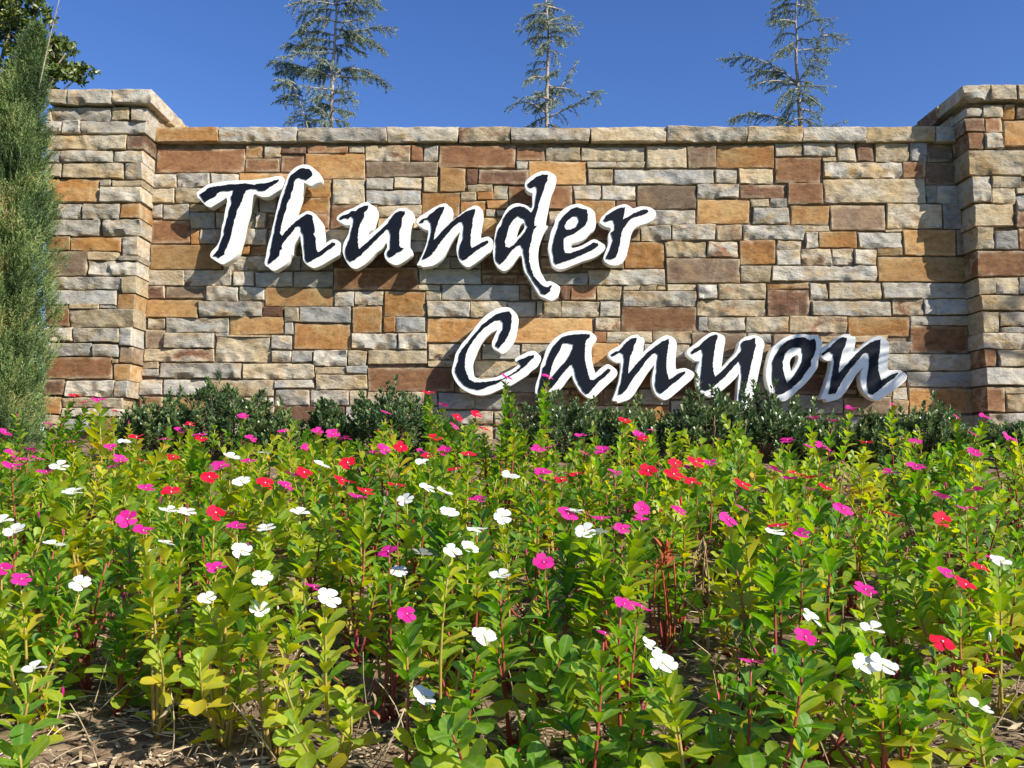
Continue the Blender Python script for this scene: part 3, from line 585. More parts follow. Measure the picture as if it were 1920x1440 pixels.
# ------------------------------------------------------------------ sign letters
LT = 0.072; LY = D - 0.145     # thickness, distance of the letter faces
def pts(s): return [tuple(float(a) for a in q.split(',')) for q in s.split()]
V1, V2, V3, V4, V5, V6 = (360, 300, 6.857), (600, 360, 6.0), (900, 310, 5.647), (840, 570, 6.0), (1130, 600, 6.4), (1410, 600, 6.4)
LETTERS = [
 ('T', 'first letter T of the upper word, touching the h', V1,
  "60,430 75,405 130,370 165,340 215,310 330,290 450,272 560,265 700,262 800,258 930,240 1020,222 1130,205 1170,228 1182,265 1150,365 1120,385 1000,465 960,475 900,475 850,455 830,440 790,435 770,480 740,590 710,690 680,800 660,870 650,950 625,1050 600,1140 575,1210 530,1265 430,1330 390,1340 340,1320 290,1285 240,1255 232,1215 250,1175 290,1140 325,1100 360,1030 375,950 385,850 410,780 415,720 430,640 445,580 455,520 440,475 405,505 340,545 270,590 235,612 190,590 150,560 100,500 65,470", None,
  "95,440 150,410 195,370 240,345 330,335 400,325 500,310 560,310 690,300 760,310 810,320 830,305 930,300 1000,285 1060,260 1110,245 1115,265 1090,290 1040,320 980,360 930,395 860,395 820,370 760,370 700,380 665,450 640,520 620,570 580,640 570,710 540,770 530,850 510,920 490,1010 460,1090 430,1150 410,1190 420,1215 385,1225 340,1260 310,1240 268,1235 300,1190 340,1150 355,1100 380,1020 410,960 415,880 440,800 460,720 470,660 490,600 510,540 500,490 515,440 535,385 490,395 370,400 320,430 310,460 230,500 195,520 165,545 130,495", None),
 ('h', 'letter h of the upper word, just right of the T', V1,
  "1212,255 1230,200 1270,150 1330,95 1400,65 1450,58 1510,70 1560,110 1620,155 1655,205 1668,260 1640,285 1590,300 1540,335 1500,320 1470,300 1430,290 1425,340 1405,440 1380,540 1350,620 1325,700 1310,770 1340,740 1400,700 1450,670 1500,655 1560,680 1620,740 1665,800 1685,880 1690,960 1690,1040 1715,1080 1770,1035 1830,1020 1880,1040 1905,1070 1900,1200 1870,1230 1800,1270 1720,1320 1620,1375 1560,1390 1500,1365 1440,1310 1425,1250 1420,1150 1400,1050 1395,960 1340,1030 1300,1090 1285,1180 1295,1200 1260,1230 1240,1300 1180,1360 1120,1395 1060,1425 1010,1410 990,1380 945,1360 932,1320 950,1250 965,1150 990,1050 1020,960 1030,880 1055,790 1075,700 1100,600 1120,520 1150,420 1180,340 1200,290", None,
  "1440,105 1510,115 1540,150 1545,200 1500,235 1465,258 1430,240 1380,225 1345,235 1310,290 1300,370 1275,430 1265,480 1220,560 1210,630 1180,700 1165,780 1145,850 1130,940 1160,975 1200,920 1260,860 1320,800 1400,740 1480,690 1545,715 1555,780 1575,860 1580,920 1560,950 1590,1000 1590,1070 1600,1160 1620,1185 1680,1150 1740,1100 1800,1060 1840,1065 1840,1090 1790,1130 1730,1170 1660,1230 1590,1260 1540,1290 1490,1318 1455,1290 1450,1200 1440,1110 1440,1000 1430,960 1400,910 1400,860 1370,840 1330,860 1290,920 1240,980 1190,1040 1150,1100 1160,1145 1130,1160 1120,1230 1080,1270 1040,1300 985,1340 975,1310 1000,1230 1010,1150 1030,1060 1040,990 1060,920 1075,820 1095,740 1110,660 1140,590 1160,500 1190,420 1215,330 1245,250 1270,195 1330,150 1380,110", None),
 ('u', 'letter u of the upper word, between the h and an n', V2,
  "185,300 200,270 230,245 300,205 360,190 430,150 500,115 540,115 570,145 620,165 645,210 640,260 620,320 600,400 580,430 535,450 530,500 600,450 680,380 750,310 810,250 870,190 930,185 990,195 1040,230 1060,280 1045,340 1020,400 1005,500 1000,570 1000,625 1030,650 1040,690 1020,720 960,770 900,810 850,825 790,800 740,760 720,700 740,650 760,620 750,560 700,630 620,690 560,760 480,830 400,870 340,840 290,770 260,700 255,640 265,580 290,530 320,480 330,420 345,370 290,375 250,350 210,330", None,
  "215,295 260,260 330,240 350,215 400,215 440,180 500,155 540,150 540,180 500,230 490,290 450,360 430,440 425,520 430,600 440,640 500,590 560,540 620,480 700,410 760,350 800,290 850,230 890,215 930,215 955,215 955,245 925,290 915,380 895,430 890,520 895,600 910,625 945,630 920,660 870,680 820,720 780,735 755,700 760,670 790,640 790,560 795,490 775,420 750,415 700,470 640,530 580,590 520,650 460,710 390,760 345,785 300,750 285,690 290,630 310,570 340,510 350,440 370,380 380,300 355,270 320,300 280,290 230,310", None),
 ('n', 'letter n of the upper word, between the u and the d', V2,
  "1085,330 1100,290 1150,260 1200,230 1260,190 1330,150 1390,130 1430,135 1440,160 1480,180 1495,230 1480,280 1460,335 1490,325 1560,270 1620,220 1680,180 1740,150 1790,165 1830,215 1835,280 1820,360 1810,430 1800,500 1810,525 1870,505 1905,508 1930,530 1940,560 1938,660 1864,705 1800,760 1720,820 1670,850 1620,830 1570,780 1545,720 1535,650 1545,580 1560,520 1580,440 1550,470 1490,540 1440,630 1390,730 1330,790 1270,830 1200,840 1150,845 1135,825 1085,825 1110,790 1140,730 1170,660 1200,580 1215,500 1225,430 1180,420 1130,390 1095,360", None,
  "1115,335 1160,300 1210,285 1230,255 1290,210 1340,170 1400,165 1395,200 1360,270 1330,330 1310,400 1290,470 1280,540 1330,490 1400,410 1470,340 1550,280 1630,225 1690,200 1745,190 1745,230 1720,300 1715,380 1700,450 1695,520 1695,600 1710,630 1760,600 1830,560 1890,545 1895,570 1840,610 1770,650 1710,700 1650,750 1605,770 1570,730 1565,650 1580,590 1610,520 1610,450 1615,370 1600,335 1570,340 1500,390 1440,460 1390,520 1330,600 1290,660 1250,710 1200,740 1150,760 1165,720 1200,650 1220,580 1240,500 1255,420 1245,350 1215,310 1180,310 1160,340 1120,350", None),
 ('d', 'letter d of the upper word with a long tail below', V3,
  "475,200 490,160 540,120 600,80 660,62 720,65 760,85 800,110 805,160 790,230 760,290 745,340 730,420 715,500 700,580 690,640 720,645 690,680 650,760 620,860 610,950 615,1030 630,1110 670,1190 700,1240 740,1225 790,1250 840,1280 848,1310 830,1380 790,1420 750,1435 700,1410 640,1390 600,1330 560,1260 510,1180 470,1120 455,1050 445,960 420,950 380,1000 340,1060 280,1115 240,1120 190,1085 155,1030 140,960 140,880 150,800 165,700 180,640 225,580 260,500 310,430 370,405 430,405 500,430 540,470 560,420 555,340 560,290 540,290 500,270 480,235",
  "375,780 400,690 430,620 470,605 475,660 450,700 420,740",
  "500,200 560,150 600,120 670,95 720,100 715,160 690,210 670,270 645,340 630,390 610,460 595,520 575,590 575,640 605,645 570,680 555,740 545,800 525,870 520,950 520,1010 540,1090 570,1170 620,1230 680,1285 720,1290 755,1265 760,1285 740,1310 745,1330 690,1370 650,1355 620,1300 580,1250 540,1180 500,1110 480,1020 465,940 455,880 430,840 380,860 330,910 300,950 270,1000 210,1048 170,1010 165,940 170,860 165,800 180,730 200,660 230,630 250,560 290,500 340,455 390,435 450,435 500,460 545,500 580,440 585,380 600,300 605,240 590,220 540,240 515,230",
  "400,535 470,570 490,620 505,650 480,700 420,770 370,830 310,870 270,860 265,800 290,720 310,640 350,580"),
 ('e', 'letter e of the upper word, between the d and the r', V3,
  "1015,410 1060,410 1120,435 1180,460 1215,500 1220,560 1225,620 1215,680 1160,720 1110,780 1050,810 990,820 960,830 965,880 1010,875 1080,850 1140,820 1180,790 1220,785 1280,820 1325,850 1320,890 1270,940 1200,980 1100,1010 1000,1050 920,1085 850,1105 800,1085 760,1050 745,980 725,900 725,840 740,770 755,690 790,630 800,560 840,510 890,460 940,430", None,
  "1030,440 1080,455 1130,470 1145,530 1140,590 1110,640 1060,680 1000,720 940,745 890,765 885,830 890,880 900,930 960,930 1020,905 1090,880 1150,850 1200,815 1250,825 1255,850 1200,890 1130,920 1050,960 970,990 890,1020 810,1048 785,1020 780,960 765,880 780,800 800,720 830,650 840,590 880,540 930,490 980,455",
  "990,535 1035,540 1050,590 1020,650 960,680 915,680 895,650 920,590"),
 ('r', 'last letter r of the upper word', V3,
  "1265,600 1280,560 1330,510 1390,460 1460,430 1530,410 1580,430 1620,465 1680,440 1750,435 1810,450 1850,480 1865,520 1840,570 1780,610 1700,630 1640,660 1610,700 1590,760 1580,830 1560,900 1545,970 1510,1030 1450,1060 1390,1060 1330,1030 1305,990 1320,940 1345,880 1365,810 1355,740 1390,680 1380,660 1330,650 1285,625", None,
  "1305,580 1340,530 1400,490 1450,460 1535,440 1530,500 1515,575 1560,550 1620,510 1700,475 1770,465 1785,485 1760,510 1700,530 1640,545 1590,570 1560,610 1530,650 1500,710 1490,780 1475,850 1460,920 1440,970 1390,995 1335,990 1345,950 1370,900 1390,850 1410,790 1395,740 1385,710 1420,690 1430,620 1410,580 1370,585 1330,595", None),
 ('C', 'large capital C that begins the lower word', V4,
  "640,35 700,45 750,90 790,150 790,220 775,300 755,400 730,440 690,500 650,545 610,565 560,530 510,500 490,460 505,400 540,330 560,285 510,310 440,360 380,430 340,500 310,580 275,660 275,740 285,810 330,845 400,845 480,840 560,820 640,780 720,740 790,690 800,670 750,640 760,610 840,570 900,540 960,525 1000,550 1048,600 1035,650 1000,710 940,750 880,810 800,860 720,910 640,940 560,970 480,1010 400,1030 300,1020 220,990 140,940 90,880 60,820 40,760 55,690 75,620 85,560 130,490 170,430 220,380 270,310 330,230 400,150 480,90 560,50", None,
  "640,85 690,85 715,120 718,200 705,280 680,350 640,420 600,460 575,495 530,470 545,430 570,390 575,350 620,280 620,210 590,180 530,185 470,225 400,275 330,350 280,420 235,490 200,570 190,650 190,720 215,790 240,850 300,880 380,880 460,870 540,860 610,840 690,800 770,750 820,700 810,670 780,640 850,610 920,580 970,570 970,600 920,640 880,690 840,720 790,760 720,800 640,840 560,890 480,915 420,940 350,965 250,950 180,910 130,850 100,800 80,760 90,700 115,640 125,570 170,490 220,440 260,380 320,310 390,230 460,170 540,115", None),
 ('a', 'letter a of the lower word, right of the capital C', V4,
  "1090,560 1120,480 1180,410 1240,360 1320,320 1400,305 1500,300 1590,305 1640,340 1670,380 1665,420 1630,450 1610,500 1610,580 1620,660 1640,740 1655,790 1700,740 1750,700 1800,675 1850,705 1900,750 1905,790 1870,840 1800,900 1740,960 1680,1020 1620,1070 1560,1050 1500,1000 1450,930 1410,850 1395,790 1340,860 1290,930 1240,990 1200,1050 1150,1080 1080,1100 1000,1080 980,1000 985,920 1010,850 1035,760 1045,690 1062,650 1080,600", None,
  "1290,370 1360,350 1450,340 1530,335 1600,345 1595,375 1560,400 1545,450 1540,530 1540,610 1555,700 1580,790 1600,850 1640,855 1700,810 1750,770 1800,725 1830,735 1820,765 1760,820 1690,880 1640,940 1590,1000 1555,1015 1520,980 1470,900 1440,820 1420,730 1400,680 1370,690 1320,750 1270,810 1220,880 1170,940 1120,990 1060,1040 1010,1030 1020,950 1040,860 1060,780 1070,720 1100,690 1110,640 1140,560 1180,480 1240,410",
  "1295,435 1350,440 1410,450 1405,500 1370,570 1330,640 1280,690 1220,760 1160,830 1130,860 1150,780 1170,690 1210,600 1260,520"),
 ('n', 'first n of the lower word, between a and y', V5,
  "65,410 80,380 130,345 190,320 240,270 300,210 360,185 420,180 445,205 490,215 500,260 480,340 470,410 530,350 600,280 680,225 750,185 800,190 850,215 885,260 885,330 875,420 870,520 875,600 920,590 980,578 1040,600 1090,630 1100,660 1070,710 1000,770 930,830 860,890 800,940 750,965 690,940 640,900 610,840 590,760 595,680 610,600 625,530 580,580 520,660 470,740 420,820 370,900 310,960 240,980 180,1000 170,970 110,970 140,900 170,820 195,730 210,640 225,540 210,510 160,515 110,480 75,450", None,
  "100,410 150,380 200,365 240,320 290,260 340,220 410,215 405,250 380,300 365,370 330,440 320,520 310,600 310,645 360,590 420,510 480,450 560,370 640,310 710,260 795,225 795,280 780,370 770,450 765,550 775,640 795,715 840,690 910,640 990,615 990,640 920,710 850,760 780,820 720,870 690,885 650,850 630,780 640,700 650,600 655,500 665,420 640,390 590,415 530,480 480,550 430,620 370,690 330,760 290,830 230,890 185,895 200,820 225,740 240,640 250,560 260,480 250,410 210,385 150,420 110,435", None),
 ('y', 'letter y of the lower word, its tail dipping into the shrubs', V5,
  "1010,400 1020,350 1080,310 1150,260 1220,200 1300,150 1360,150 1410,170 1460,195 1470,240 1455,320 1440,420 1430,500 1420,590 1480,530 1540,460 1600,400 1630,330 1640,260 1700,210 1770,190 1830,185 1890,210 1935,260 1940,310 1920,360 1910,450 1890,540 1870,640 1850,740 1830,820 1810,900 1790,980 1755,1050 1700,1080 1630,1060 1610,980 1620,890 1620,800 1630,720 1640,630 1600,690 1530,760 1450,830 1370,900 1300,930 1230,905 1160,860 1135,790 1120,700 1130,610 1150,540 1170,490 1120,495 1060,460 1030,430", None,
  "1060,385 1100,345 1160,310 1230,240 1300,190 1360,170 1385,190 1360,270 1340,360 1330,450 1325,540 1330,620 1350,685 1400,640 1470,580 1540,500 1620,420 1670,360 1660,290 1690,250 1760,235 1800,220 1835,215 1830,280 1840,300 1820,380 1805,450 1780,540 1760,640 1740,740 1720,820 1690,900 1660,1000 1640,980 1640,900 1655,820 1670,720 1670,640 1660,550 1640,490 1590,540 1530,610 1470,680 1400,740 1320,810 1240,850 1180,830 1170,760 1180,670 1190,580 1200,480 1205,400 1190,350 1150,370 1080,410", None),
 ('o', 'letter o of the lower word, right of the y', V6,
  "250,330 320,270 400,210 500,180 600,170 700,185 780,180 810,215 838,260 840,330 822,380 812,430 790,480 790,560 740,640 680,720 610,790 540,850 470,920 400,970 360,975 290,930 220,890 195,800 170,700 170,600 190,500 210,420",
  "445,510 470,450 530,415 560,430 555,490 520,570 465,640 455,570",
  "340,320 420,250 520,215 630,205 690,245 750,220 770,270 770,350 750,420 710,480 710,550 650,620 600,700 530,770 460,830 380,880 330,890 280,890 280,830 250,760 245,680 250,590 245,510 275,440 310,380",
  "500,330 600,330 600,380 615,410 600,500 570,560 520,650 470,710 420,755 400,700 375,600 370,500 400,400 450,350"),
 ('n', 'last letter n at the right end of the lower word', V6,
  "830,360 870,330 930,290 1000,230 1080,175 1170,170 1190,195 1240,205 1240,270 1220,340 1215,410 1280,350 1350,290 1430,230 1500,195 1560,200 1620,240 1645,300 1640,400 1625,500 1620,600 1680,610 1750,600 1820,625 1860,665 1855,710 1800,770 1730,820 1660,870 1590,920 1510,970 1450,950 1400,920 1340,860 1310,780 1300,690 1320,600 1360,530 1310,590 1250,650 1210,720 1160,800 1110,880 1040,950 960,965 900,985 890,945 815,950 860,870 890,780 920,680 950,570 960,490 900,490 850,465 822,430", None,
  "830,400 880,375 930,330 980,280 1040,225 1080,205 1140,210 1135,250 1110,330 1080,400 1060,500 1045,580 1040,635 1090,590 1150,520 1200,460 1260,400 1330,340 1420,270 1500,235 1545,230 1540,300 1530,400 1515,490 1520,600 1535,680 1555,725 1620,690 1680,650 1750,630 1755,650 1700,700 1630,750 1560,810 1490,870 1440,900 1400,880 1385,800 1380,720 1400,600 1405,500 1410,420 1390,390 1340,400 1290,460 1230,530 1180,590 1130,660 1080,740 1040,810 1000,880 930,890 915,880 940,800 955,700 975,600 985,500 975,410 940,375 890,395 860,420 840,420", None),
]
def smooth_poly(P, it=2):
    for _ in range(it):
        Q = []
        for i in range(len(P)):
            a = P[i]; b = P[(i + 1) % len(P)]
            Q.append((0.75 * a[0] + 0.25 * b[0], 0.75 * a[1] + 0.25 * b[1])); Q.append((0.25 * a[0] + 0.75 * b[0], 0.25 * a[1] + 0.75 * b[1]))
        P = Q
    return P
def torn(P, R, amp, step):
    Q = []
    for i in range(len(P)):
        a = P[i]; b = P[(i + 1) % len(P)]
        L = math.hypot(b[0] - a[0], b[1] - a[1]); n = max(1, int(L / step))
        nx_, ny_ = -(b[1] - a[1]) / max(L, 1e-6), (b[0] - a[0]) / max(L, 1e-6)
        for k in range(n):
            t = k / n; o = R.choice((-1, -0.4, 0, 0.3, 1)) * amp * R.uniform(0.3, 1)
            Q.append((a[0] + (b[0] - a[0]) * t + nx_ * o, a[1] + (b[1] - a[1]) * t + ny_ * o))
    return Q
def slab(name, loops, Y, thick, bev, mat, parent, base):
    cu = bpy.data.curves.new(name, 'CURVE'); cu.dimensions = '2D'; cu.fill_mode = 'BOTH'
    cu.extrude = thick / 2; cu.bevel_depth = bev; cu.bevel_resolution = 1
    for P in loops:
        sp = cu.splines.new('POLY'); sp.points.add(len(P) - 1); sp.use_cyclic_u = True
        for q, (px, py) in zip(sp.points, P):
            w3 = at(px, py, Y); q.co = (w3.x - base.x, w3.z - base.z, 0, 1)
    tmp = bpy.data.objects.new('tmp_curve', cu); C.objects.link(tmp)
    dg = bpy.context.evaluated_depsgraph_get(); me = bpy.data.meshes.new_from_object(tmp.evaluated_get(dg))
    bpy.data.objects.remove(tmp); bpy.data.curves.remove(cu)
    me.name = name
    for v in me.vertices: v.co = (v.co.x, -v.co.z, v.co.y)
    me.materials.clear()
    me.flip_normals()
    o = link(name, me, mat, parent, (0, Y + thick / 2 + bev - base.y, 0))
    return o
for li, (ch, lab, (ox, oy, s), wo, wh, no, nh) in enumerate(LETTERS):
    R = random.Random(100 + li)
    Z = lambda P: [(ox + a / s, oy + b / s) for a, b in P]
    out = Z(pts(wo)); cx = sum(p[0] for p in out) / len(out); by = max(p[1] for p in out)
    b3 = at(cx, by, LY); base = Vector((b3.x, LY + LT / 2, b3.z))
    lt = thing('sign_letter', 'navy faced, white edged ' + lab, 'letter', base, 'raised letters of the wall sign')
    dy = 0.0025 * (li % 3)
    loops = [torn(smooth_poly(out, 1), R, 0.28, 4.0)] + ([smooth_poly(Z(pts(wh)), 1)] if wh else [])
    slab('letter_body', loops, LY + dy, LT, 0.002, M_WHITE, lt, base)
    loops = [torn(Z(pts(no)), R, 0.75, 2.6)] + ([torn(Z(pts(nh)), R, 0.6, 2.6)] if nh else [])
    slab('letter_face', loops, LY + dy - 0.0045, 0.004, 0.0, M_NAVY, lt, base)
    # two stand-off pins to the wall
    for k in (0.3, 0.7):
        xs_ = sorted(out, key=lambda p: p[0]); q = xs_[int(len(xs_) * k)]
        q = (q[0] * 0.97 + cx * 0.03, q[1])
        mb = MB(); p0 = at(*out[0], LY)
        z = at(q[0], q[1], LY)
        # pins sit behind the body, clear of the outline's edge
        zz = Vector((z.x, 0, z.z)) * 0.9 + Vector((base.x, 0, at(cx, sum(p[1] for p in out) / len(out), LY).z)) * 0.1
        mb.quad_tube([Vector((zz.x, LY + LT, zz.z)) - base, Vector((zz.x, D + 0.02, zz.z)) - base], 0.006, 6)
        link('mounting_pin', mb.mesh('mounting_pin'), M_WHITE, lt)

#VEGETATION
# ------------------------------------------------------------------ vegetation helpers
def leaf(mb, base, d, up, L, W, tint, droop=0.25, fold=0.25, st=((0.3, 0.5), (0.55, 0.92), (0.8, 0.86))):
    d = d.normalized(); side = d.cross(up)
    if side.length < 1e-4: side = d.orthogonal()
    side.normalize(); n = side.cross(d)
    v = [base]; t = [(tint, 0.3)]
    for (s, wv) in st:
        c = base + d * (L * s) - n * (droop * L * s * s)
        hw = side * (W * 0.5 * wv); lift = n * (fold * W * 0.5 * wv)
        v += [c - hw + lift, c, c + hw + lift]; t += [(tint, 0), (tint, 1), (tint, 0)]
    v.append(base + d * L - n * (droop * L)); t.append((tint, 0.3))
    f = [(0, 2, 1), (0, 3, 2)]
    k = len(st)
    for i in range(k - 1):
        a = 1 + i * 3
        f += [(a, a + 1, a + 4, a + 3), (a + 1, a + 2, a + 5, a + 4)]
    a = 1 + (k - 1) * 3; e = a + 3
    f += [(a, a + 1, e), (a + 1, a + 2, e)]
    mb.add(v, f, t)
def rdir(R):
    while True:
        q = Vector((R.uniform(-1, 1), R.uniform(-1, 1), R.uniform(-1, 1)))
        if 0.05 < q.length < 1: return q.normalized()
UP = Vector((0, 0, 1))

# ------------------------------------------------------------------ cedars behind the wall
def bez(a, c, b, n):
    return [a * (1 - t) ** 2 + c * (2 * t * (1 - t)) + b * t * t for t in (i / n for i in range(n + 1))]
def needle_twig(mb, p, d, L, R, tone):
    """a drooping twig set with short needle tufts"""
    n = max(3, int(L / 0.014)); q = Vector(p); d = d.normalized()
    pts_ = [q.copy()]
    for i in range(n):
        d = (d + Vector((0, 0, -0.05)) + rdir(R) * 0.06).normalized()
        q = q + d * (L / n); pts_.append(q.copy())
        for k in range(7):
            e = (d * 0.55 + rdir(R)).normalized(); ln = R.uniform(0.018, 0.034) * (1.0 if i < n - 2 else 0.75)
            s = e.cross(rdir(R)).normalized() * 0.0030
            tt = min(1, max(0, tone + R.uniform(-0.22, 0.25) + 0.25 * (i / n)))
            mb.add([q - s, q + s, q + e * ln], [(0, 1, 2)], [(tt, 0)] * 3)
    return pts_
def cedar(label, org, trunk, branches, Y, seed, extra):
    R = random.Random(seed)
    ox, oy = org
    px = lambda x, y, dy=0.0: at(ox + x / 6.0, oy + y / 6.0, Y + dy)
    tp = [px(*q) for q in trunk]
    gz = ground_z(Y)
    base = Vector((tp[0].x, Y, gz))
    tree = thing('cedar_tree', label, 'tree', base, 'young blue cedars behind the wall')
    tp = [Vector((base.x + (tp[0].x - base.x) * 0, Y, gz - 0.05))] + tp
    mb = MB()
    # resample trunk
    full = []
    for a, b in zip(tp, tp[1:]):
        for i in range(5): full.append(a.lerp(b, i / 5) + Vector((R.uniform(-.004, .004), R.uniform(-.004, .004), 0)))
    full.append(tp[-1])
    n = len(full)
    mb.quad_tube(full, [0.018 * (1 - i / n) + 0.006 for i in range(n)], 7)
    link('trunk', mb.mesh('trunk'), M_BARK, tree, -base)
    def on_trunk(z):
        for a, b in zip(full, full[1:]):
            if a.z <= z <= b.z: return a.lerp(b, (z - a.z) / max(b.z - a.z, 1e-6))
        return full[-1]
    lim = MB(); fol = MB()
    def grow(pl, r0, dens, tone):
        m = len(pl)
        lim.quad_tube(pl, [r0 * (1 - i / m) + 0.0018 for i in range(m)], 4)
        tot = sum((pl[i + 1] - pl[i]).length for i in range(m - 1))
        nt_ = max(5, int(tot / 0.019 * dens * R.uniform(0.6, 1.3))); 
        for k in range(nt_):
            t = 0.12 + 0.88 * (k + R.random()) / nt_; f = t * (m - 1); i = min(int(f), m - 2)
            p = pl[i].lerp(pl[i + 1], f - i); d = (pl[i + 1] - pl[i]).normalized()
            sd = d.cross(UP); sd = sd.normalized() if sd.length > 0.01 else rdir(R)
            e = d * R.uniform(0.35, 0.9) + sd * R.choice((-1, 1)) * R.uniform(0.2, 0.9) + UP * R.uniform(-1.0, 0.3)
            ln = R.uniform(0.04, 0.17) * (1.15 - 0.45 * t)
            tw = needle_twig(fol, p, e, ln, R, tone)
            lim.quad_tube(tw[::2] if len(tw) > 4 else tw, 0.0016, 3)
        tw = needle_twig(fol, pl[-1], pl[-1] - pl[-2], 0.07, R, tone + 0.25)
    for br in branches:
        (x0, y0), ctl, (x1, y1) = br[0], br[1], br[2]
        dens = (br[3] if len(br) > 3 else 1.0) * (1.3 if seed == 31 else 1.0)
        dep = R.uniform(-0.35, 0.35)
        a = on_trunk(px(x0, y0).z) if abs(px(x0, y0).x - on_trunk(px(x0, y0).z).x) < 0.12 else px(x0, y0)
        c = px(*ctl, dep * 0.45) if ctl else (a.lerp(px(x1, y1, dep), 0.5) + UP * 0.04)
        grow(bez(a, c, px(x1, y1, dep), 8), 0.008, dens, 0.45 + R.uniform(-0.12, 0.2))
    # boughs reaching towards and away from the viewer, and the part of the tree behind the wall
    zlo, zhi = gz + 0.25, full[-1].z - 0.05
    for i in range(extra):
        z = R.uniform(zlo, zhi); a = on_trunk(z); q = R.uniform(0, 2 * math.pi)
        hid = z < px(0, 1440).z - 0.1
        L = R.uniform(0.18, 0.42) * (1.5 if hid else 0.75)
        dr = Vector((math.cos(q) * (1 if hid else 0.4), math.sin(q), 0))
        b = a + dr * L + UP * R.uniform(-0.02, 0.12)
        grow(bez(a, a.lerp(b, 0.5) + UP * 0.05, b, 6), 0.006, 0.5 if hid else 0.8, 0.4 + R.uniform(-0.1, 0.2))
    limb = link('limbs', lim.mesh('limbs'), M_BARK, tree, -base); limb['kind'] = 'stuff'
    fo = link('foliage', fol.mesh('foliage', False), M_CEDAR, tree, -base); fo['kind'] = 'stuff'
    return tree
YC = 8.6
cedar('bushiest blue cedar, leftmost of the three behind the wall', (480, 0),
 [(845, 1440), (860, 900), (885, 480), (912, 30), (918, -260)],
 [((840, 880), (560, 760), (200, 690), 1.5), ((840, 870), (600, 700), (250, 815), 0.9), ((880, 560), (600, 490), (330, 520), 1.4), ((880, 600), (640, 560), (300, 640), 1.5), ((880, 480), (680, 400), (495, 495), 1.3), ((890, 400), (640, 320), (450, 375), 1.4), ((900, 250), (700, 130), (490, 320), 1.3),
  ((905, 120), (700, 60), (490, 180), 1.5), ((905, 60), (650, -20), (395, 45), 1.5), ((912, -60), (700, -120), (450, -30), 1.4), ((870, 850), (1120, 640), (1480, 965), 1.2), ((880, 860), (1080, 880), (1300, 850), 1.0), ((890, 520), (1050, 470), (1190, 590), 1.1), ((900, 420), (1150, 300), (1530, 322), 1.2), ((900, 440), (1250, 340), (1425, 565), 1.1),
  ((905, 250), (1080, 240), (1240, 200), 1.2), ((910, 60), (1150, -40), (1395, 80), 1.3), ((912, 150), (1100, 60), (1295, 160), 1.2), ((905, 330), (1060, 330), (1180, 420), 1.2), ((915, -80), (1150, -140), (1350, -20), 1.3), ((850, 1000), (700, 1000), (540, 965), 0.9), ((850, 1080), (740, 1050), (630, 1110), 1.1), ((860, 1150), (980, 1080), (1100, 1120), 0.9), ((860, 1060), (960, 1020), (1060, 1030), 0.9), ((860, 1250), (980, 1220), (1090, 1270), 0.8), ((850, 1350), (940, 1340), (1010, 1400), 0.9), ((845, 1400), (700, 1330), (520, 1400), 1.3), ((845, 1300), (750, 1250), (640, 1230), 1.0), ((850, 1200), (760, 1160), (660, 1200), 1.0),
  ((580, 1440), (520, 1200), (400, 850), 1.2), ((455, 1010), (340, 900), (215, 975), 1.1), ((470, 1080), (380, 1050), (270, 1125), 1.0), ((440, 950), (400, 900), (330, 900), 1.2), ((540, 1300), (440, 1290), (360, 1360), 0.8), ((880, 700), (760, 640), (650, 760), 1.4), ((870, 760), (760, 720), (600, 850), 1.2)], YC, 31, 22)
cedar('thin sparse blue cedar, middle one of the three behind the wall', (900, 0),
 [(750, 1440), (750, 1100), (765, 700), (770, 300), (740, 0), (735, -60)],
 [((745, 80), (690, 35), (630, 52), 0.6), ((770, 70), (850, 85), (920, 112), 0.6), ((760, 40), (790, 40), (815, 60), 0.5), ((760, 160), (650, 140), (510, 190), 1.3), ((765, 330), (620, 290), (460, 335), 1.3), ((765, 440), (660, 360), (555, 455), 1.2), ((768, 250), (640, 200), (560, 270), 1.3), ((770, 380), (900, 340), (1110, 300), 1.1), ((770, 250), (870, 180), (990, 205), 1.2), ((770, 290), (900, 230), (1040, 310), 1.2), ((770, 420), (880, 380), (930, 490), 1.0), ((768, 480), (700, 480), (655, 560), 0.9),
  ((768, 560), (720, 560), (670, 600), 0.7), ((770, 570), (850, 560), (880, 680), 0.6), ((760, 700), (680, 680), (600, 708), 0.7), ((758, 780), (660, 760), (580, 808), 0.9), ((755, 920), (640, 800), (520, 915), 1.0), ((765, 870), (830, 830), (870, 800), 1.1), ((755, 860), (720, 850), (690, 880), 1.0), ((755, 1290), (900, 980), (1075, 725), 1.0), ((770, 1330), (1080, 1180), (1310, 1045), 0.9), ((1200, 1040), (1260, 1030), (1315, 1110), 0.8), ((745, 1290), (520, 1060), (350, 1190), 0.55), ((745, 1110), (640, 1060), (540, 1100), 1.1), ((745, 1320), (660, 1330), (550, 1425), 0.9), ((880, 1000), (1000, 960), (1095, 1060), 0.6), ((755, 960), (820, 960), (860, 1040), 1.3), ((752, 1050), (700, 1030), (640, 1050), 1.1), ((752, 1150), (690, 1150), (640, 1230), 1.2), ((755, 1120), (820, 1110), (800, 1200), 1.1), ((752, 1400), (800, 1390), (860, 1430), 0.9)], YC, 32, 9)
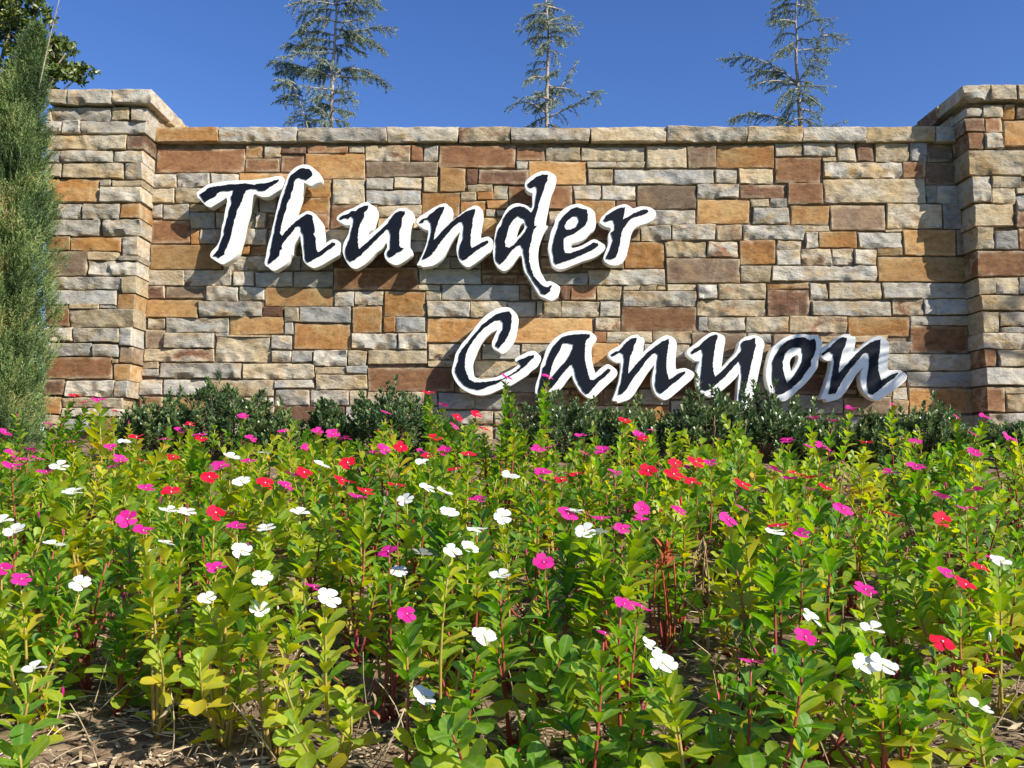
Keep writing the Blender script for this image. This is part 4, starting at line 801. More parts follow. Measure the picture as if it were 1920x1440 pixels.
cedar('lopsided blue cedar with one long left bough, rightmost behind the wall', (1330, 0),
 [(1025, 1440), (1010, 1150), (992, 900), (975, 650), (990, 450), (970, 250), (985, -120)],
 [((988, 930), (560, 560), (170, 662), 1.3), ((985, 940), (700, 760), (430, 800), 1.1), ((980, 960), (820, 930), (680, 1018), 0.8), ((980, 950), (740, 860), (500, 960), 0.9), ((820, 810), (640, 760), (490, 850), 1.0), ((1000, 930), (1180, 720), (1260, 300), 1.2), ((1260, 400), (1380, 390), (1512, 462), 0.8), ((1210, 570), (1290, 540), (1355, 545), 0.8), ((1150, 680), (1220, 670), (1290, 690), 0.9), ((1140, 740), (1200, 760), (1275, 820), 0.6), ((1000, 330), (1150, 200), (1370, 205), 0.9), ((970, 250), (850, 200), (725, 245), 0.8), ((970, 270), (900, 210), (830, 310), 0.8), ((975, 130), (850, 100), (710, 205), 1.1), ((978, 50), (850, 20), (705, 120), 1.1), ((980, -20), (860, -50), (760, 10), 1.2),
  ((982, 60), (1090, 40), (1160, 135), 1.1), ((985, -20), (1080, -40), (1150, 60), 1.1), ((975, 560), (830, 480), (740, 645), 0.9), ((985, 400), (860, 330), (740, 470), 0.9), ((985, 480), (900, 470), (800, 610), 0.8), ((990, 460), (1080, 420), (1240, 460), 0.7), ((980, 580), (1090, 540), (1220, 560), 0.6), ((1005, 970), (1140, 960), (1335, 968), 0.8), ((990, 920), (1080, 910), (1140, 935), 0.3), ((990, 1000), (860, 1000), (760, 1190), 0.8), ((1010, 1050), (1130, 1070), (1250, 1190), 0.7), ((1005, 1130), (900, 1130), (770, 1390), 0.9), ((1020, 1230), (1120, 1220), (1225, 1310), 0.8), ((1015, 1250), (920, 1230), (860, 1330), 0.9), ((1020, 1340), (1100, 1330), (1180, 1400), 0.9), ((1015, 1330), (940, 1340), (830, 1400), 0.9), ((1015, 1120), (1090, 1120), (1160, 1110), 0.8), ((1005, 1060), (950, 1050), (900, 1130), 0.8), ((1010, 1440), (520, 1180), (240, 1340), 0.9)], YC, 33, 9)

# ------------------------------------------------------------------ tree behind, far left
def oak():
    R = random.Random(77); Y = 10.5
    bp = at(-130, 800, Y); base = Vector((bp.x, Y, ground_z(Y)))
    tree = thing('oak_tree', 'dark leafy tree rising behind the juniper, top left corner', 'tree', base)
    blobs = [(15, 55, 70), (70, 15, 40), (45, 110, 48), (118, 110, 40), (118, 130, 34), (152, 140, 24), (95, 90, 30), (-60, 40, 90), (-90, 150, 110), (0, 190, 70), (60, 160, 34), (-20, -60, 90), (55, -70, 50), (-120, -20, 120), (20, 280, 75), (-60, 330, 110), (10, 400, 80), (-60, 480, 110), (20, 560, 80), (10, 650, 85), (30, 740, 80), (40, 810, 60), (100, 150, 30), (130, 90, 16)]
    tb = MB()
    top = at(-40, 0, Y)
    trunk = [base + Vector((0, 0, -0.1)), base + Vector((0.05, 0, 0.8)), base + Vector((0.15, 0.05, 1.7)), base.lerp(top, 0.6)]
    tb.quad_tube(trunk, [0.16, 0.13, 0.11, 0.08], 9)
    link('trunk', tb.mesh('trunk'), M_TWIG, tree, -base)
    lim = MB(); fol = MB()
    for (bx, by, br) in blobs:
        c = at(bx, by, Y + R.uniform(-0.35, 0.35)); r = br / F * Y
        a = trunk[2].lerp(trunk[3], R.random())
        m = a.lerp(c, 0.5) + Vector((R.uniform(-.1, .1), R.uniform(-.1, .1), 0.1))
        lim.quad_tube(bez(a, m, c, 6), [0.03, 0.027, 0.024, 0.02, 0.016, 0.012, 0.008], 5)
        n = int(900 * (br / 50) ** 2)
        sub = []
        for k in range(max(6, int(br / 5))):
            d = rdir(R); e = c + Vector((d.x * r, d.y * r, d.z * r)) * R.uniform(0.4, 1.0); sub.append(e)
            lim.quad_tube([c, c.lerp(e, 0.5) + rdir(R) * 0.03, e], [0.008, 0.006, 0.003], 4)
        for k in range(n):
            e = R.choice(sub); p = e + rdir(R) * (r * 0.38 * R.random() ** 0.6)
            leaf(fol, p, (rdir(R) + UP * 0.2), rdir(R), R.uniform(0.05, 0.085), R.uniform(0.028, 0.042), R.uniform(0.1, 0.9), 0.15, 0.15, ((0.35, 0.8), (0.7, 0.9)))
    # bare grey twigs low on the right
    for k in range(14):
        a = at(R.uniform(-40, 40), R.uniform(190, 240), Y - 0.6); b = at(R.uniform(-10, 75), R.uniform(120, 175), Y - 0.7)
        lim.quad_tube(bez(a, a.lerp(b, 0.5) + rdir(R) * 0.05, b, 5), 0.005, 4)
    link('limbs', lim.mesh('limbs'), M_TWIG, tree, -base)['kind'] = 'stuff'
    link('foliage', fol.mesh('foliage'), M_OAK, tree, -base)['kind'] = 'stuff'
oak()

# ------------------------------------------------------------------ tree beyond the right edge; one bough shades the last letters
def shade_tree():
    R = random.Random(92)
    base = Vector((9.4, 2.9, ground_z(2.9)))
    t = thing('shade_tree', 'leafy tree beyond the right edge, its low bough shading the last letters', 'tree', base)
    top = base + Vector((0.1, 0, 6.2)); tb = MB()
    tb.quad_tube([base - UP * 0.1, base.lerp(top, 0.3), base.lerp(top, 0.6), base.lerp(top, 0.85), top], [0.17, 0.14, 0.11, 0.07, 0.03], 9)
    link('trunk', tb.mesh('trunk'), M_TWIG, t, -base)
    lim = MB(); fol = MB()
    for k in range(26):
        a = base.lerp(top, R.uniform(0.45, 0.95)); q = R.uniform(0, 6.28)
        b = a + Vector((math.cos(q), math.sin(q), R.uniform(0.1, 0.7))) * R.uniform(0.7, 1.35)
        if b.x < 8.2: b.x = 8.2 + R.random() * 0.4
        lim.quad_tube(bez(a, a.lerp(b, 0.5) + UP * 0.1, b, 5), [0.04, 0.033, 0.026, 0.02, 0.013, 0.007], 5)
        for j in range(110):
            p = a.lerp(b, R.uniform(0.4, 1.05)) + rdir(R) * R.uniform(0.05, 0.42)
            leaf(fol, p, rdir(R) + UP * 0.1, rdir(R), R.uniform(0.07, 0.11), R.uniform(0.035, 0.05), R.uniform(0.1, 0.8), 0.15, 0.15, ((0.35, 0.8), (0.7, 0.9)))
    a = base.lerp(top, 0.62); ends = []
    for (px_, py_, n_, rr) in ((1502, 640, 16, .06), (1530, 665, 18, .07), (1520, 705, 18, .07), (1498, 735, 14, .06), (1475, 752, 10, .05), (1565, 690, 14, .05), (1572, 735, 16, .06), (1555, 765, 10, .05), (1612, 690, 12, .05), (1595, 705, 8, .04), (1655, 735, 14, .05), (1640, 765, 9, .05), (1540, 625, 10, .05), (1600, 745, 7, .04)):
        c = at(px_, py_, LY) + SUN * (3.3 + R.uniform(-.15, .15)); ends.append(c)
        for j in range(n_):
            leaf(fol, c + rdir(R) * rr * R.random() ** 0.5, rdir(R), SUN + rdir(R) * 0.5, R.uniform(0.07, 0.10), R.uniform(0.035, 0.05), R.uniform(0.1, 0.8), 0.1, 0.1, ((0.35, 0.8), (0.7, 0.9)))
    hub = sum(ends, Vector()) / len(ends) + Vector((0.5, 0.1, 0.1))
    lim.quad_tube(bez(a, a.lerp(hub, 0.5) + UP * 0.2, hub, 8), [0.05, 0.045, 0.04, 0.034, 0.028, 0.023, 0.018, 0.014, 0.01], 6)
    for c in ends: lim.quad_tube(bez(hub, hub.lerp(c, 0.5) + rdir(R) * 0.04, c, 4), [0.008, 0.007, 0.006, 0.005, 0.003], 4)
    link('limbs', lim.mesh('limbs'), M_TWIG, t, -base)['kind'] = 'stuff'
    link('foliage', fol.mesh('foliage'), M_OAK, t, -base)['kind'] = 'stuff'
shade_tree()

# ------------------------------------------------------------------ columnar juniper in front of the left pillar
def juniper():
    R = random.Random(15); Y = 5.25
    b0 = at(-5, 860, Y); base = Vector((b0.x, Y, ground_z(Y) - 0.02))
    t = thing('juniper_tree', 'tall grey green columnar juniper in front of the left pillar', 'tree', base)
    top = at(74, 62, Y); ax = [base, at(2, 450, Y), at(22, 250, Y), top]
    def axis_at(z):
        for a, b in zip(ax, ax[1:]):
            if a.z <= z <= b.z: return a.lerp(b, (z - a.z) / (b.z - a.z))
        return ax[-1]
    H = top.z - base.z
    prof = [(0.0, 0.24), (0.06, 0.27), (0.2, 0.30), (0.45, 0.325), (0.62, 0.28), (0.76, 0.20), (0.86, 0.10), (0.93, 0.05), (1.0, 0.01)]
    def rad(u):
        for (a, ra), (b, rb) in zip(prof, prof[1:]):
            if a <= u <= b: return ra + (rb - ra) * (u - a) / (b - a)
        return 0.01
    tb = MB(); tb.quad_tube([base] + [axis_at(base.z + H * k / 8) for k in range(1, 9)], [0.05 - 0.0055 * k for k in range(9)], 7)
    link('trunk', tb.mesh('trunk'), M_TWIG, t, -base)
    fol = MB(); lim = MB()
    lobes = [(R.uniform(0, 6.28), R.random(), R.uniform(0.7, 1.15)) for _ in range(70)]
    for i in range(19000):
        u = R.random() ** 0.85; q = R.uniform(0, 2 * math.pi)
        if u > 0.72 and R.random() < (u - 0.72) * 2.6: continue
        if math.sin(q) > 0.45 and R.random() < 0.6: q = -q            # fewer on the hidden side
        z = base.z + H * u; c = axis_at(z)
        k = 0.82 + 0.5 * noise.noise(Vector((math.cos(q) * 2.2, math.sin(q) * 2.2, z * 3.4))) + 0.16 * noise.noise(Vector((math.cos(q) * 6, math.sin(q) * 6, z * 10)))
        rr = rad(u) * k * (R.random() ** 0.42)
        p = c + Vector((math.cos(q) * rr, math.sin(q) * rr, 0))
        d = Vector((math.cos(q) * R.uniform(0.35, 0.8), math.sin(q) * R.uniform(0.35, 0.8), R.uniform(0.7, 1.3))) + rdir(R) * 0.35
        d.normalize(); L = R.uniform(0.05, 0.12)
        tone = min(1, max(0, 0.42 + 0.75 * noise.noise(p * 6) + R.uniform(-0.2, 0.25)))
        prev = p
        n = 6
        side = d.cross(rdir(R)).normalized()
        for j in range(n):
            s = j / n; o = p + d * (L * s)
            for sg in (-1, 1):
                e = (d * 1.1 + side * sg * R.uniform(0.5, 1.0) + rdir(R) * 0.35).normalized(); ln = L * R.uniform(0.22, 0.42) * (1.1 - 0.6 * s)
                w_ = e.cross(rdir(R)).normalized() * R.uniform(0.0015, 0.0031)
                m_ = o + e * ln * 0.5
                tt = min(1, tone + 0.25 * s + R.uniform(-0.1, 0.1))
                fol.add([o, m_ - w_, o + e * ln, m_ + w_], [(0, 1, 2, 3)], [(tt, 0)] * 4)
        w_ = side * 0.0018
        fol.add([p - w_, p + w_, p + d * L], [(0, 1, 2)], [(tone, 0)] * 3)
    # bare leader standing clear of the top
    a = at(84, 118, Y - 0.05); b = at(112, -4, Y - 0.05)
    lim.quad_tube(bez(a - (b - a) * 0.4, a.lerp(b, 0.5) + Vector((-0.008, 0, 0)), b, 8), [0.004 - 0.0003 * k for k in range(9)], 5)
    for k in range(7):
        p = a.lerp(b, R.uniform(0.25, 0.95)); e = (b - a).normalized() + rdir(R) * 0.8
        lim.quad_tube([p, p + e * R.uniform(0.02, 0.05)], [0.0016, 0.0008], 3)
    lead = link('bare_leader', lim.mesh('bare_leader'), M_BARK, t, -base)
    link('foliage', fol.mesh('foliage', False), M_JUN, t, -base)['kind'] = 'stuff'
juniper()

# ------------------------------------------------------------------ clipped evergreen shrubs along the foot of the wall
SHRUBS = [(305, 752, 78, 5.15, 'leftmost dark evergreen shrub, beside the left pillar'), (425, 738, 90, 5.2, 'broad dark evergreen shrub below the letter T'),
 (525, 775, 55, 5.1, 'small dark shrub below the upper letter h'), (625, 768, 48, 5.15, 'small dark shrub showing below the upper letter u'), (735, 742, 82, 5.2, 'dark evergreen shrub left of the capital C'),
 (845, 800, 55, 5.1, 'low dark shrub under the capital C'), (1050, 752, 95, 5.2, 'broad dark evergreen shrub below the letter a'), (1185, 770, 75, 5.1, 'dark evergreen shrub below the first lower n'),
 (1325, 752, 78, 5.05, 'glossy dark shrub below the letter y'), (1420, 746, 82, 5.15, 'tallest glossy dark shrub, just right of the y tail'), (1520, 772, 65, 5.15, 'dark evergreen shrub below the letter o'),
 (1640, 788, 55, 5.1, 'low dark shrub below the last letter n'), (1735, 772, 72, 5.15, 'dark shrub in front of the shaded wall corner'), (1900, 800, 60, 5.0, 'dark shrub in front of the right pillar')]
for si, (cx, ty, hw, Y, lab) in enumerate(SHRUBS):
    R = random.Random(300 + si)
    b = at(cx, 859, Y); base = Vector((b.x, Y, ground_z(Y) - 0.02)); Hh = at(cx, ty, Y).z - base.z; rw = 1.16 * hw / F * Y
    s = thing('evergreen_shrub', lab, 'shrub', base, 'dark evergreen shrubs at the wall foot')
    st_ = MB(); fo = MB()
    stone_ = R.uniform(0.28, 0.5); Hh *= R.uniform(1.04, 1.16)
    ns = int(250 * (rw / 0.25))
    for k in range(ns):
        q = R.uniform(0, 2 * math.pi); rr = rw * R.random() ** 0.5
        if math.sin(q) > 0.3 and R.random() < 0.5: q = -q
        u = 1 - (rr / rw) ** 2.2
        hz = Hh * (0.22 + 0.80 * (0.45 + 0.55 * u) * R.random() ** 0.4) * R.uniform(0.86, 1.0)
        hz *= 0.98 + 0.30 * noise.noise(Vector((math.cos(q) * rr * 9 + si * 7, math.sin(q) * rr * 9, si)))
        if R.random() < 0.10: hz *= R.uniform(1.08, 1.32)
        tip = base + Vector((math.cos(q) * rr, math.sin(q) * rr, hz))
        root = base + Vector((math.cos(q) * rr * 0.25, math.sin(q) * rr * 0.25, hz * 0.25))
        if k % 3 == 0: st_.quad_tube(bez(root, root.lerp(tip, 0.5) + rdir(R) * 0.02, tip, 4), [0.004, 0.0035, 0.003, 0.0025, 0.002], 4)
        d = (UP * 1.2 + Vector((math.cos(q), math.sin(q), 0)) * (rr / rw) * R.uniform(0.3, 0.9) + rdir(R) * 0.25).normalized()
        x = d.orthogonal().normalized(); y = d.cross(x); ph = R.uniform(0, 6.28)
        tone = stone_ + R.uniform(-0.2, 0.3)
        for j in range(13):
            a = ph + j * 2.4; o = tip - d * (0.055 * (1 - j / 13))
            e = (x * math.cos(a) + y * math.sin(a)) * (1.05 - 0.06 * j) + d * (0.45 + 0.07 * j)
            leaf(fo, o, e, d, R.uniform(0.028, 0.046), R.uniform(0.013, 0.019), tone + R.uniform(-0.2, 0.3) + (0.2 if j > 10 else 0), 0.12, 0.25)
    link('stem', st_.mesh('stem'), M_TWIG, s, -base)['kind'] = 'stuff'
    link('foliage', fo.mesh('foliage'), M_SHRUB, s, -base)['kind'] = 'stuff'

# ------------------------------------------------------------------ vinca bed
FL = [((0, 700, 3.0), dict(
  r="415,145 485,180 635,230 770,380 1065,305 1130,385 975,490 805,515 1175,605 960,695 1480,635 1705,580 1205,805 1915,625",
  p="555,165 280,305 20,350 415,405 60,465 160,450 110,505 65,545 205,500 260,580 620,430 670,505 650,545 930,390 1015,340 1125,360 815,670 720,840 805,920 1330,890 1365,255 1405,385 1405,515 1245,540 1600,350 1870,360 1720,435 1780,345 1595,655 1215,1130 10,1125 115,1190 1755,1240 1655,590",
  w="695,400 1485,470 1300,490 330,545 410,690 1360,625 1800,540 20,855 90,915 305,995 935,800 1045,810 930,990 855,1045 1355,1020 1680,815 1505,900 455,1210 1160,1300 1460,1345 1475,1180 1835,1300")),
 ((640, 700, 3.0), dict(
  r="490,120 645,260 755,245 795,330 525,380 35,520 330,430 490,490 710,480 650,560 35,640 125,690 305,655 1590,280 1700,390 1330,590 1240,620 1725,570 1870,525 1860,590",
  p="925,40 1155,30 250,235 565,195 630,310 175,470 230,445 455,465 580,455 1350,370 1105,445 1185,435 1370,475 1470,455 1130,575 1130,630 1530,575 1670,360 1750,335 1265,820 1460,850 1680,785 1680,860 1885,795 1575,905 765,740 270,1035 1140,1090 355,1385 1570,1330 1670,1350 85,725 20,385",
  w="455,525 470,665 565,695 370,735 950,600 605,810 905,825 760,910 710,1010 615,1035 450,1050 320,1140 890,1175 1305,810 1455,930 1370,915")),
 ((1280, 700, 3.0), dict(
  r="1030,405 625,585 690,610 325,645 60,515 40,640 795,665 1160,825 1440,840 535,895 1665,1120 1570,1220",
  p="945,210 1180,195 845,285 725,268 590,395 710,435 780,430 1540,265 1690,260 1625,360 1305,400 1825,380 1640,460 1310,545 150,525 510,570 40,560 595,620 715,675 890,790 1450,715 1640,680 1590,785 320,785 240,850 665,935 1465,1155 1015,1250 1765,1070 1175,580",
  w="515,925 1780,1090")),
 ((0, 1040, 3.556), dict(r="", p="", w="230,810")),
 ((540, 1040, 3.556), dict(r="", p="", w="1290,580 880,980")),
 ((1080, 1040, 3.6), dict(r="", p="1180,770 185,590", w="490,665 570,770")),
 ((1480, 1040, 3.6), dict(r="1020,630", p="90,600", w="550,550 490,780 620,790 1265,1075 120,470"))]
Rf = random.Random(4)
flowers = []
for (ox, oy, s), dd in FL:
    for col in 'rpw':
        for (a, b) in pts(dd[col]):
            x, y = ox + a / s, oy + b / s
            d = ray(x, y); k = -d.z / d.y
            h = Rf.uniform(0.34, 0.42) if y < 1050 else Rf.uniform(0.28, 0.36)
            if y > 1280: h = 0.20
            den = k + 0.173
            Yf_ = (0.91 - h) / den if den > 0.05 else 9
            Yf_ = min(Yf_, Rf.uniform(3.65, 4.25)); Yf_ = max(Yf_, 1.5)
            flowers.append((at(x, y, Yf_), col))
flowers.sort(key=lambda q: q[0].y)
# gather flowers into plants
plants = []
for (p, col) in flowers:
    best = None
    for pl in plants:
        if (Vector(pl['xy']) - Vector((p.x, p.y))).length < 0.085 + 0.012 * p.y and len(pl['fl']) < 3: best = pl; break
    if best: best['fl'].append((p, col))
    else: plants.append({'xy': (p.x + Rf.uniform(-.04, .04), p.y + Rf.uniform(-0.03, 0.05)), 'fl': [(p, col)]})
nf = len(plants)
y = 1.62
while y < 4.3:
    half = 0.59 * y + 0.14; x = -half + Rf.uniform(0, 0.1)
    sp = 0.175 + 0.012 * (y - 1.6) + (0.02 if y < 1.95 else 0)
    while x < half:
        q = (x + Rf.uniform(-.05, .05), y + Rf.uniform(-.05, .05))
        qx = 960 + F * q[0] / q[1]
        if q[1] < 1.80 and not (540 < qx < 780 or 1130 < qx < 1500): x += sp; continue
        if all((Vector(pl['xy']) - Vector(q)).length > 0.115 for pl in plants): plants.append({'xy': q, 'fl': []})
        x += sp
    y += sp * 0.92
plants.sort(key=lambda q: q['xy'][1])

LEAFV = []
for k in range(14):                                        # shared leaf shapes for the nearest plants
    mb = MB(); R = random.Random(900 + k)
    leaf(mb, Vector((0, 0, 0)), Vector((1, 0, 0)), UP, 1.0, R.uniform(0.54, 0.70), (k / 13.0) * 0.78 + 0.1, R.uniform(0.02, 0.34), R.uniform(0.15, 0.45), ((0.12, 0.24), (0.34, 0.60), (0.58, 0.93), (0.80, 1.0), (0.95, 0.66)))
    me = mb.mesh('leaf'); me.materials.append(M_LEAF); LEAFV.append(me)
def petal_mesh(col, k):
    R = random.Random(k * 7 + ord(col)); v = []; t = []; f = []
    prof = ((0.08, 0.06), (0.35, 0.27), (0.6, 0.42), (0.82, 0.45), (0.97, 0.27))
    cup = R.uniform(-0.12, 0.10); sk = R.uniform(0.02, 0.08)
    for (s, hw) in prof:
        z = 0.10 * (1 - s) * -1 + cup * s * s
        v += [Vector((s, -hw * 0.95 + sk * s, z + 0.03)), Vector((s * 1.03, sk * s, z)), Vector((s, hw * 1.05 + sk * s, z - 0.03))]
    for i in range(len(prof) - 1):
        a = i * 3; f += [(a, a + 3, a + 4, a + 1), (a + 1, a + 4, a + 5, a + 2)]
    me = bpy.data.meshes.new('petal'); me.from_pydata([tuple(q) for q in v], [], f); me.polygons.foreach_set('use_smooth', [True] * len(f))
    me.materials.append(M_PET[col]); return me
PETALS = {c: [petal_mesh(c, k) for k in range(4)] for c in 'rpw'}
def eye_mesh(col):
    mb = MB(); mb.quad_tube([(0, 0, -0.5), (0, 0, -0.1), (0, 0, 0.02)], [0.05, 0.06, 0.085], 6); me = mb.mesh('flower_tube'); me.materials.append(M_EYE[col]); return me
EYES = {c: eye_mesh(c) for c in 'rpw'}
def frame(n, spin):
    q = n.to_track_quat('Z', 'Y'); return q @ Quaternion((0, 0, 1), spin)
def stem_line(b, t, R):
    bow = 0.12 * (t - b).length
    m = b.lerp(t, 0.5) + Vector((R.uniform(-bow, bow), R.uniform(-bow, bow), R.uniform(-0.2, 0.5) * bow)) + (Vector((b.x, b.y, 0)) - Vector((t.x, t.y, 0))) * R.uniform(-0.3, 0.4)
    return bez(b, m, t, 6)
leaf_budget = 1850
LETX = [(440, 'T'), (560, 'upper h'), (705, 'u'), (845, 'upper n'), (930, 'capital C'), (1085, 'letter a'), (1225, 'first lower n'), (1350, 'y'), (1490, 'o'), (1620, 'last n')]
CN = {'r': 'red', 'p': 'magenta', 'w': 'white'}; NW = {1: 'one', 2: 'two', 3: 'three'}
made = []
for pi, pl in enumerate(plants):
    R = random.Random(2000 + pi)
    X, Y = pl['xy']; g = ground_z(Y) - 0.01
    base = Vector((X, Y, g))
    po = thing('vinca_plant', 'leafy green vinca plant without blooms in the crowded flower bed', 'plant', base)
    pl['obj'] = po
    near = leaf_budget > 0 and Y < 2.4 and abs(X) < 0.6 * Y
    pt = R.choice((0.33, 0.42, 0.5, 0.58, 0.68)) + R.uniform(-.06, .06)      # how yellow the whole plant is
    pl['pt'] = pt
    stems = [(p, c) for (p, c) in pl['fl']]
    ls = R.uniform(0.72, 1.12); inter = R.uniform(0.014, 0.021) * (1.12 if Y > 2.4 else 1.0)
    front = Y < 1.95
    nx_ = R.randint(4, 6) if not pl['fl'] else R.randint(3, 5)
    if front: nx_ = R.randint(3, 5)
    for (p, c) in pl['fl']:
        if p.z - g > 0.5:
            for kk in (0.88, 0.78): stems.append((base.lerp(p, kk) + Vector((R.uniform(-.035, .035), R.uniform(-.03, .03), 0)), None))
    for k in range(nx_):
        q = R.uniform(0, 6.28); rr = R.uniform(0.03, 0.12) if R.random() < 0.75 else R.uniform(0.12, 0.19)
        h = R.uniform(0.18, 0.29) if Y > 2.3 else R.uniform(0.12, 0.25)
        h *= R.choice((0.62, 0.8, 0.95, 1.0, 1.28 if Y > 2.0 else 1.0))
        stems.append((Vector((X + math.cos(q) * rr, Y + math.sin(q) * rr, g + h)), None))
    joined = MB(); stems_j = MB()
    for (tip, col) in stems:
        ln = stem_line(base + Vector((R.uniform(-.012, .012), R.uniform(-.012, .012), 0)), tip, R)
        sm = MB() if (Y < 2.5 or col) else stems_j; sm.quad_tube(ln, [0.0042, 0.004, 0.0036, 0.0032, 0.0027, 0.0023, 0.0018], 5, (0.0 if pt < 0.6 else 0.8, 0), (0.45 if pt < 0.5 else 0.9, 0))
        so_ = link('stem', sm.mesh('stem'), M_STEM, po, -base) if sm is not stems_j else None
        H = tip.z - g
        t0 = (R.uniform(0.38, 0.5) if H > 0.2 else 0.25) if Y > 2.0 else (R.uniform(0.42, 0.58) if H > 0.18 else 0.3)
        nn = max(4, int(H * (1 - t0) / inter)); ph = R.uniform(0, 6.28)
        for j in range(nn + 1):
            t = t0 + ((0.985 if not col else max(0.7, 1 - 0.028 / H)) - t0) * j / nn; f = t * 6; i = min(int(f), 5)
            p = ln[i].lerp(ln[i + 1], f - i); ax = (ln[i + 1] - ln[i]).normalized()
            x = ax.orthogonal().normalized(); yv = ax.cross(x)
            u = j / nn
            for sg in (0, 1):
                if R.random() < (0.22 if u < 0.3 else 0.06): continue
                a = ph + j * 1.62 + sg * math.pi + R.uniform(-.3, .3)
                out = x * math.cos(a) + yv * math.sin(a)
                e = (out + ax * (0.4 + 1.2 * u) + rdir(R) * 0.34).normalized()
                L = (0.060 - 0.022 * u * u) * R.uniform(0.7, 1.25) * ls
                tint = pt - 0.03 + R.uniform(-0.27, 0.19) + (0.14 if u < 0.3 else 0) + (0.3 if u < 0.35 and R.random() < 0.13 else 0)
                if near:
                    sd = e.cross(ax); sd = sd.normalized() if sd.length > .01 else e.orthogonal().normalized()
                    n = sd.cross(e)
                    M = Matrix(((e.x, -sd.x, n.x), (e.y, -sd.y, n.y), (e.z, -sd.z, n.z))).to_4x4()
                    if M.to_3x3().determinant() < 0: M = Matrix(((e.x, sd.x, n.x), (e.y, sd.y, n.y), (e.z, sd.z, n.z))).to_4x4()
                    k = max(0, min(13, int((tint - 0.1) / 0.78 * 13 + R.uniform(-0.7, 0.7))))
                    o = bpy.data.objects.new('leaf', LEAFV[k]); C.objects.link(o); o.parent = so_
                    o.matrix_basis = Matrix.Translation(p) @ M @ Matrix.Diagonal((L, L, L, 1)); leaf_budget -= 1
                else:
                    leaf(joined, p, e, ax, L, L * R.uniform(0.54, 0.70), tint, R.uniform(0.02, 0.32), R.uniform(0.15, 0.45), ((0.14, 0.26), (0.42, 0.75), (0.76, 1.0), (0.94, 0.68)))
        if col:
            rad_ = R.uniform(0.0190, 0.0245) * (1.26 if Y > 2.5 else 1.08 if Y > 2.0 else 1.0)
            n = (UP * 1.0 + Vector((SUN.x, SUN.y, 0)) * R.uniform(0.0, 0.55) + Vector((0, -1, 0)) * R.uniform(-0.1, 0.65 if Y < 2.4 else 0.4) + rdir(R) * 0.3).normalized()
            fl = link('flower', EYES[col], None, po)
            fl.matrix_basis = Matrix.Translation(tip - base + n * 0.016) @ frame(n, R.uniform(0, 6.28)).to_matrix().to_4x4() @ Matrix.Diagonal((rad_, rad_, rad_, 1))
            for k in range(5):
                po_ = bpy.data.objects.new('petal', PETALS[col][R.randrange(4)]); C.objects.link(po_); po_.parent = fl
                po_.rotation_euler = (R.uniform(-.1, .1), R.uniform(-.22, .22), k * 2 * math.pi / 5 + R.uniform(-.06, .06))
    for (tip, col) in stems[-2:]:
        if col is None:
            bd = MB(); bt = tip + Vector((R.uniform(-.008, .008), R.uniform(-.008, .008), 0.004))
            bd.quad_tube([bt, bt + UP * 0.008, bt + UP * 0.017, bt + UP * 0.024], [0.0012, 0.0028, 0.0032, 0.0006], 6)
            if R.random() < 0.25: link('bud', bd.mesh('bud'), M_PET[pl['fl'][0][1]] if pl['fl'] else M_PET[R.choice('ppr')], po, -base)
    if stems_j.v:
        link('stem', stems_j.mesh('stem'), M_STEM, po, -base)['kind'] = 'stuff'
    if joined.v:
        link('foliage', joined.mesh('foliage'), M_LEAF, po, -base)['kind'] = 'stuff'
# labels: flowering plants one by one, plants without blooms share one
groups = {}
def proj(p):
    d = Vector(p) - Vector((0, 0, CAMZ)); yc = d.y * CP + d.z * SP; zc = -d.y * SP + d.z * CP
    return 960 + F * d.x / yc, 720 - F * zc / yc
for pl in plants:
    o = pl['obj']
    top_ = pl['fl'][0][0] if pl['fl'] else Vector((pl['xy'][0], pl['xy'][1], ground_z(pl['xy'][1]) + 0.3))
    sx, sy = proj(top_)
    if sx < 300: col = 'at the far left'
    elif sx > 1720: col = 'at the far right'
    else: col = 'below the ' + min(LETX, key=lambda q: abs(q[0] - sx))[1]
    row = 'in front' if sy > 1120 else 'near half' if sy > 980 else 'mid bed' if sy > 880 else 'towards back' if sy > 800 else 'tall at back'
    if pl['fl']:
        o['group'] = 'flowering vinca plants'
        cnt = {}
        for (_, c) in pl['fl']: cnt[c] = cnt.get(c, 0) + 1
        ph = 'vinca, ' + ' '.join(NW[n] + ' ' + CN[c] for c, n in sorted(cnt.items())) + (' bloom' if len(pl['fl']) == 1 else ' blooms')
    else:
        o['group'] = 'vinca plants without blooms'
        ph = ('yellowish' if pl['pt'] > 0.54 else 'deep green' if pl['pt'] < 0.34 else 'mid green') + ' bloomless vinca'
    groups.setdefault((ph, row, col), []).append((sx, pl))
ORD = ['leftmost'] + [q + ' from left' for q in 'second third fourth fifth sixth seventh eighth ninth tenth eleventh twelfth thirteenth fourteenth'.split()]
for (ph, row, col), lst in groups.items():
    lst.sort(key=lambda q: q[0])
    for i, (_, pl) in enumerate(lst):
        lab = ph + ', ' + row + ' ' + col
        if len(lst) > 1: lab += ', ' + (ORD[min(i, 13)] if i < len(lst) - 1 else 'rightmost')
        pl['obj']['label'] = lab

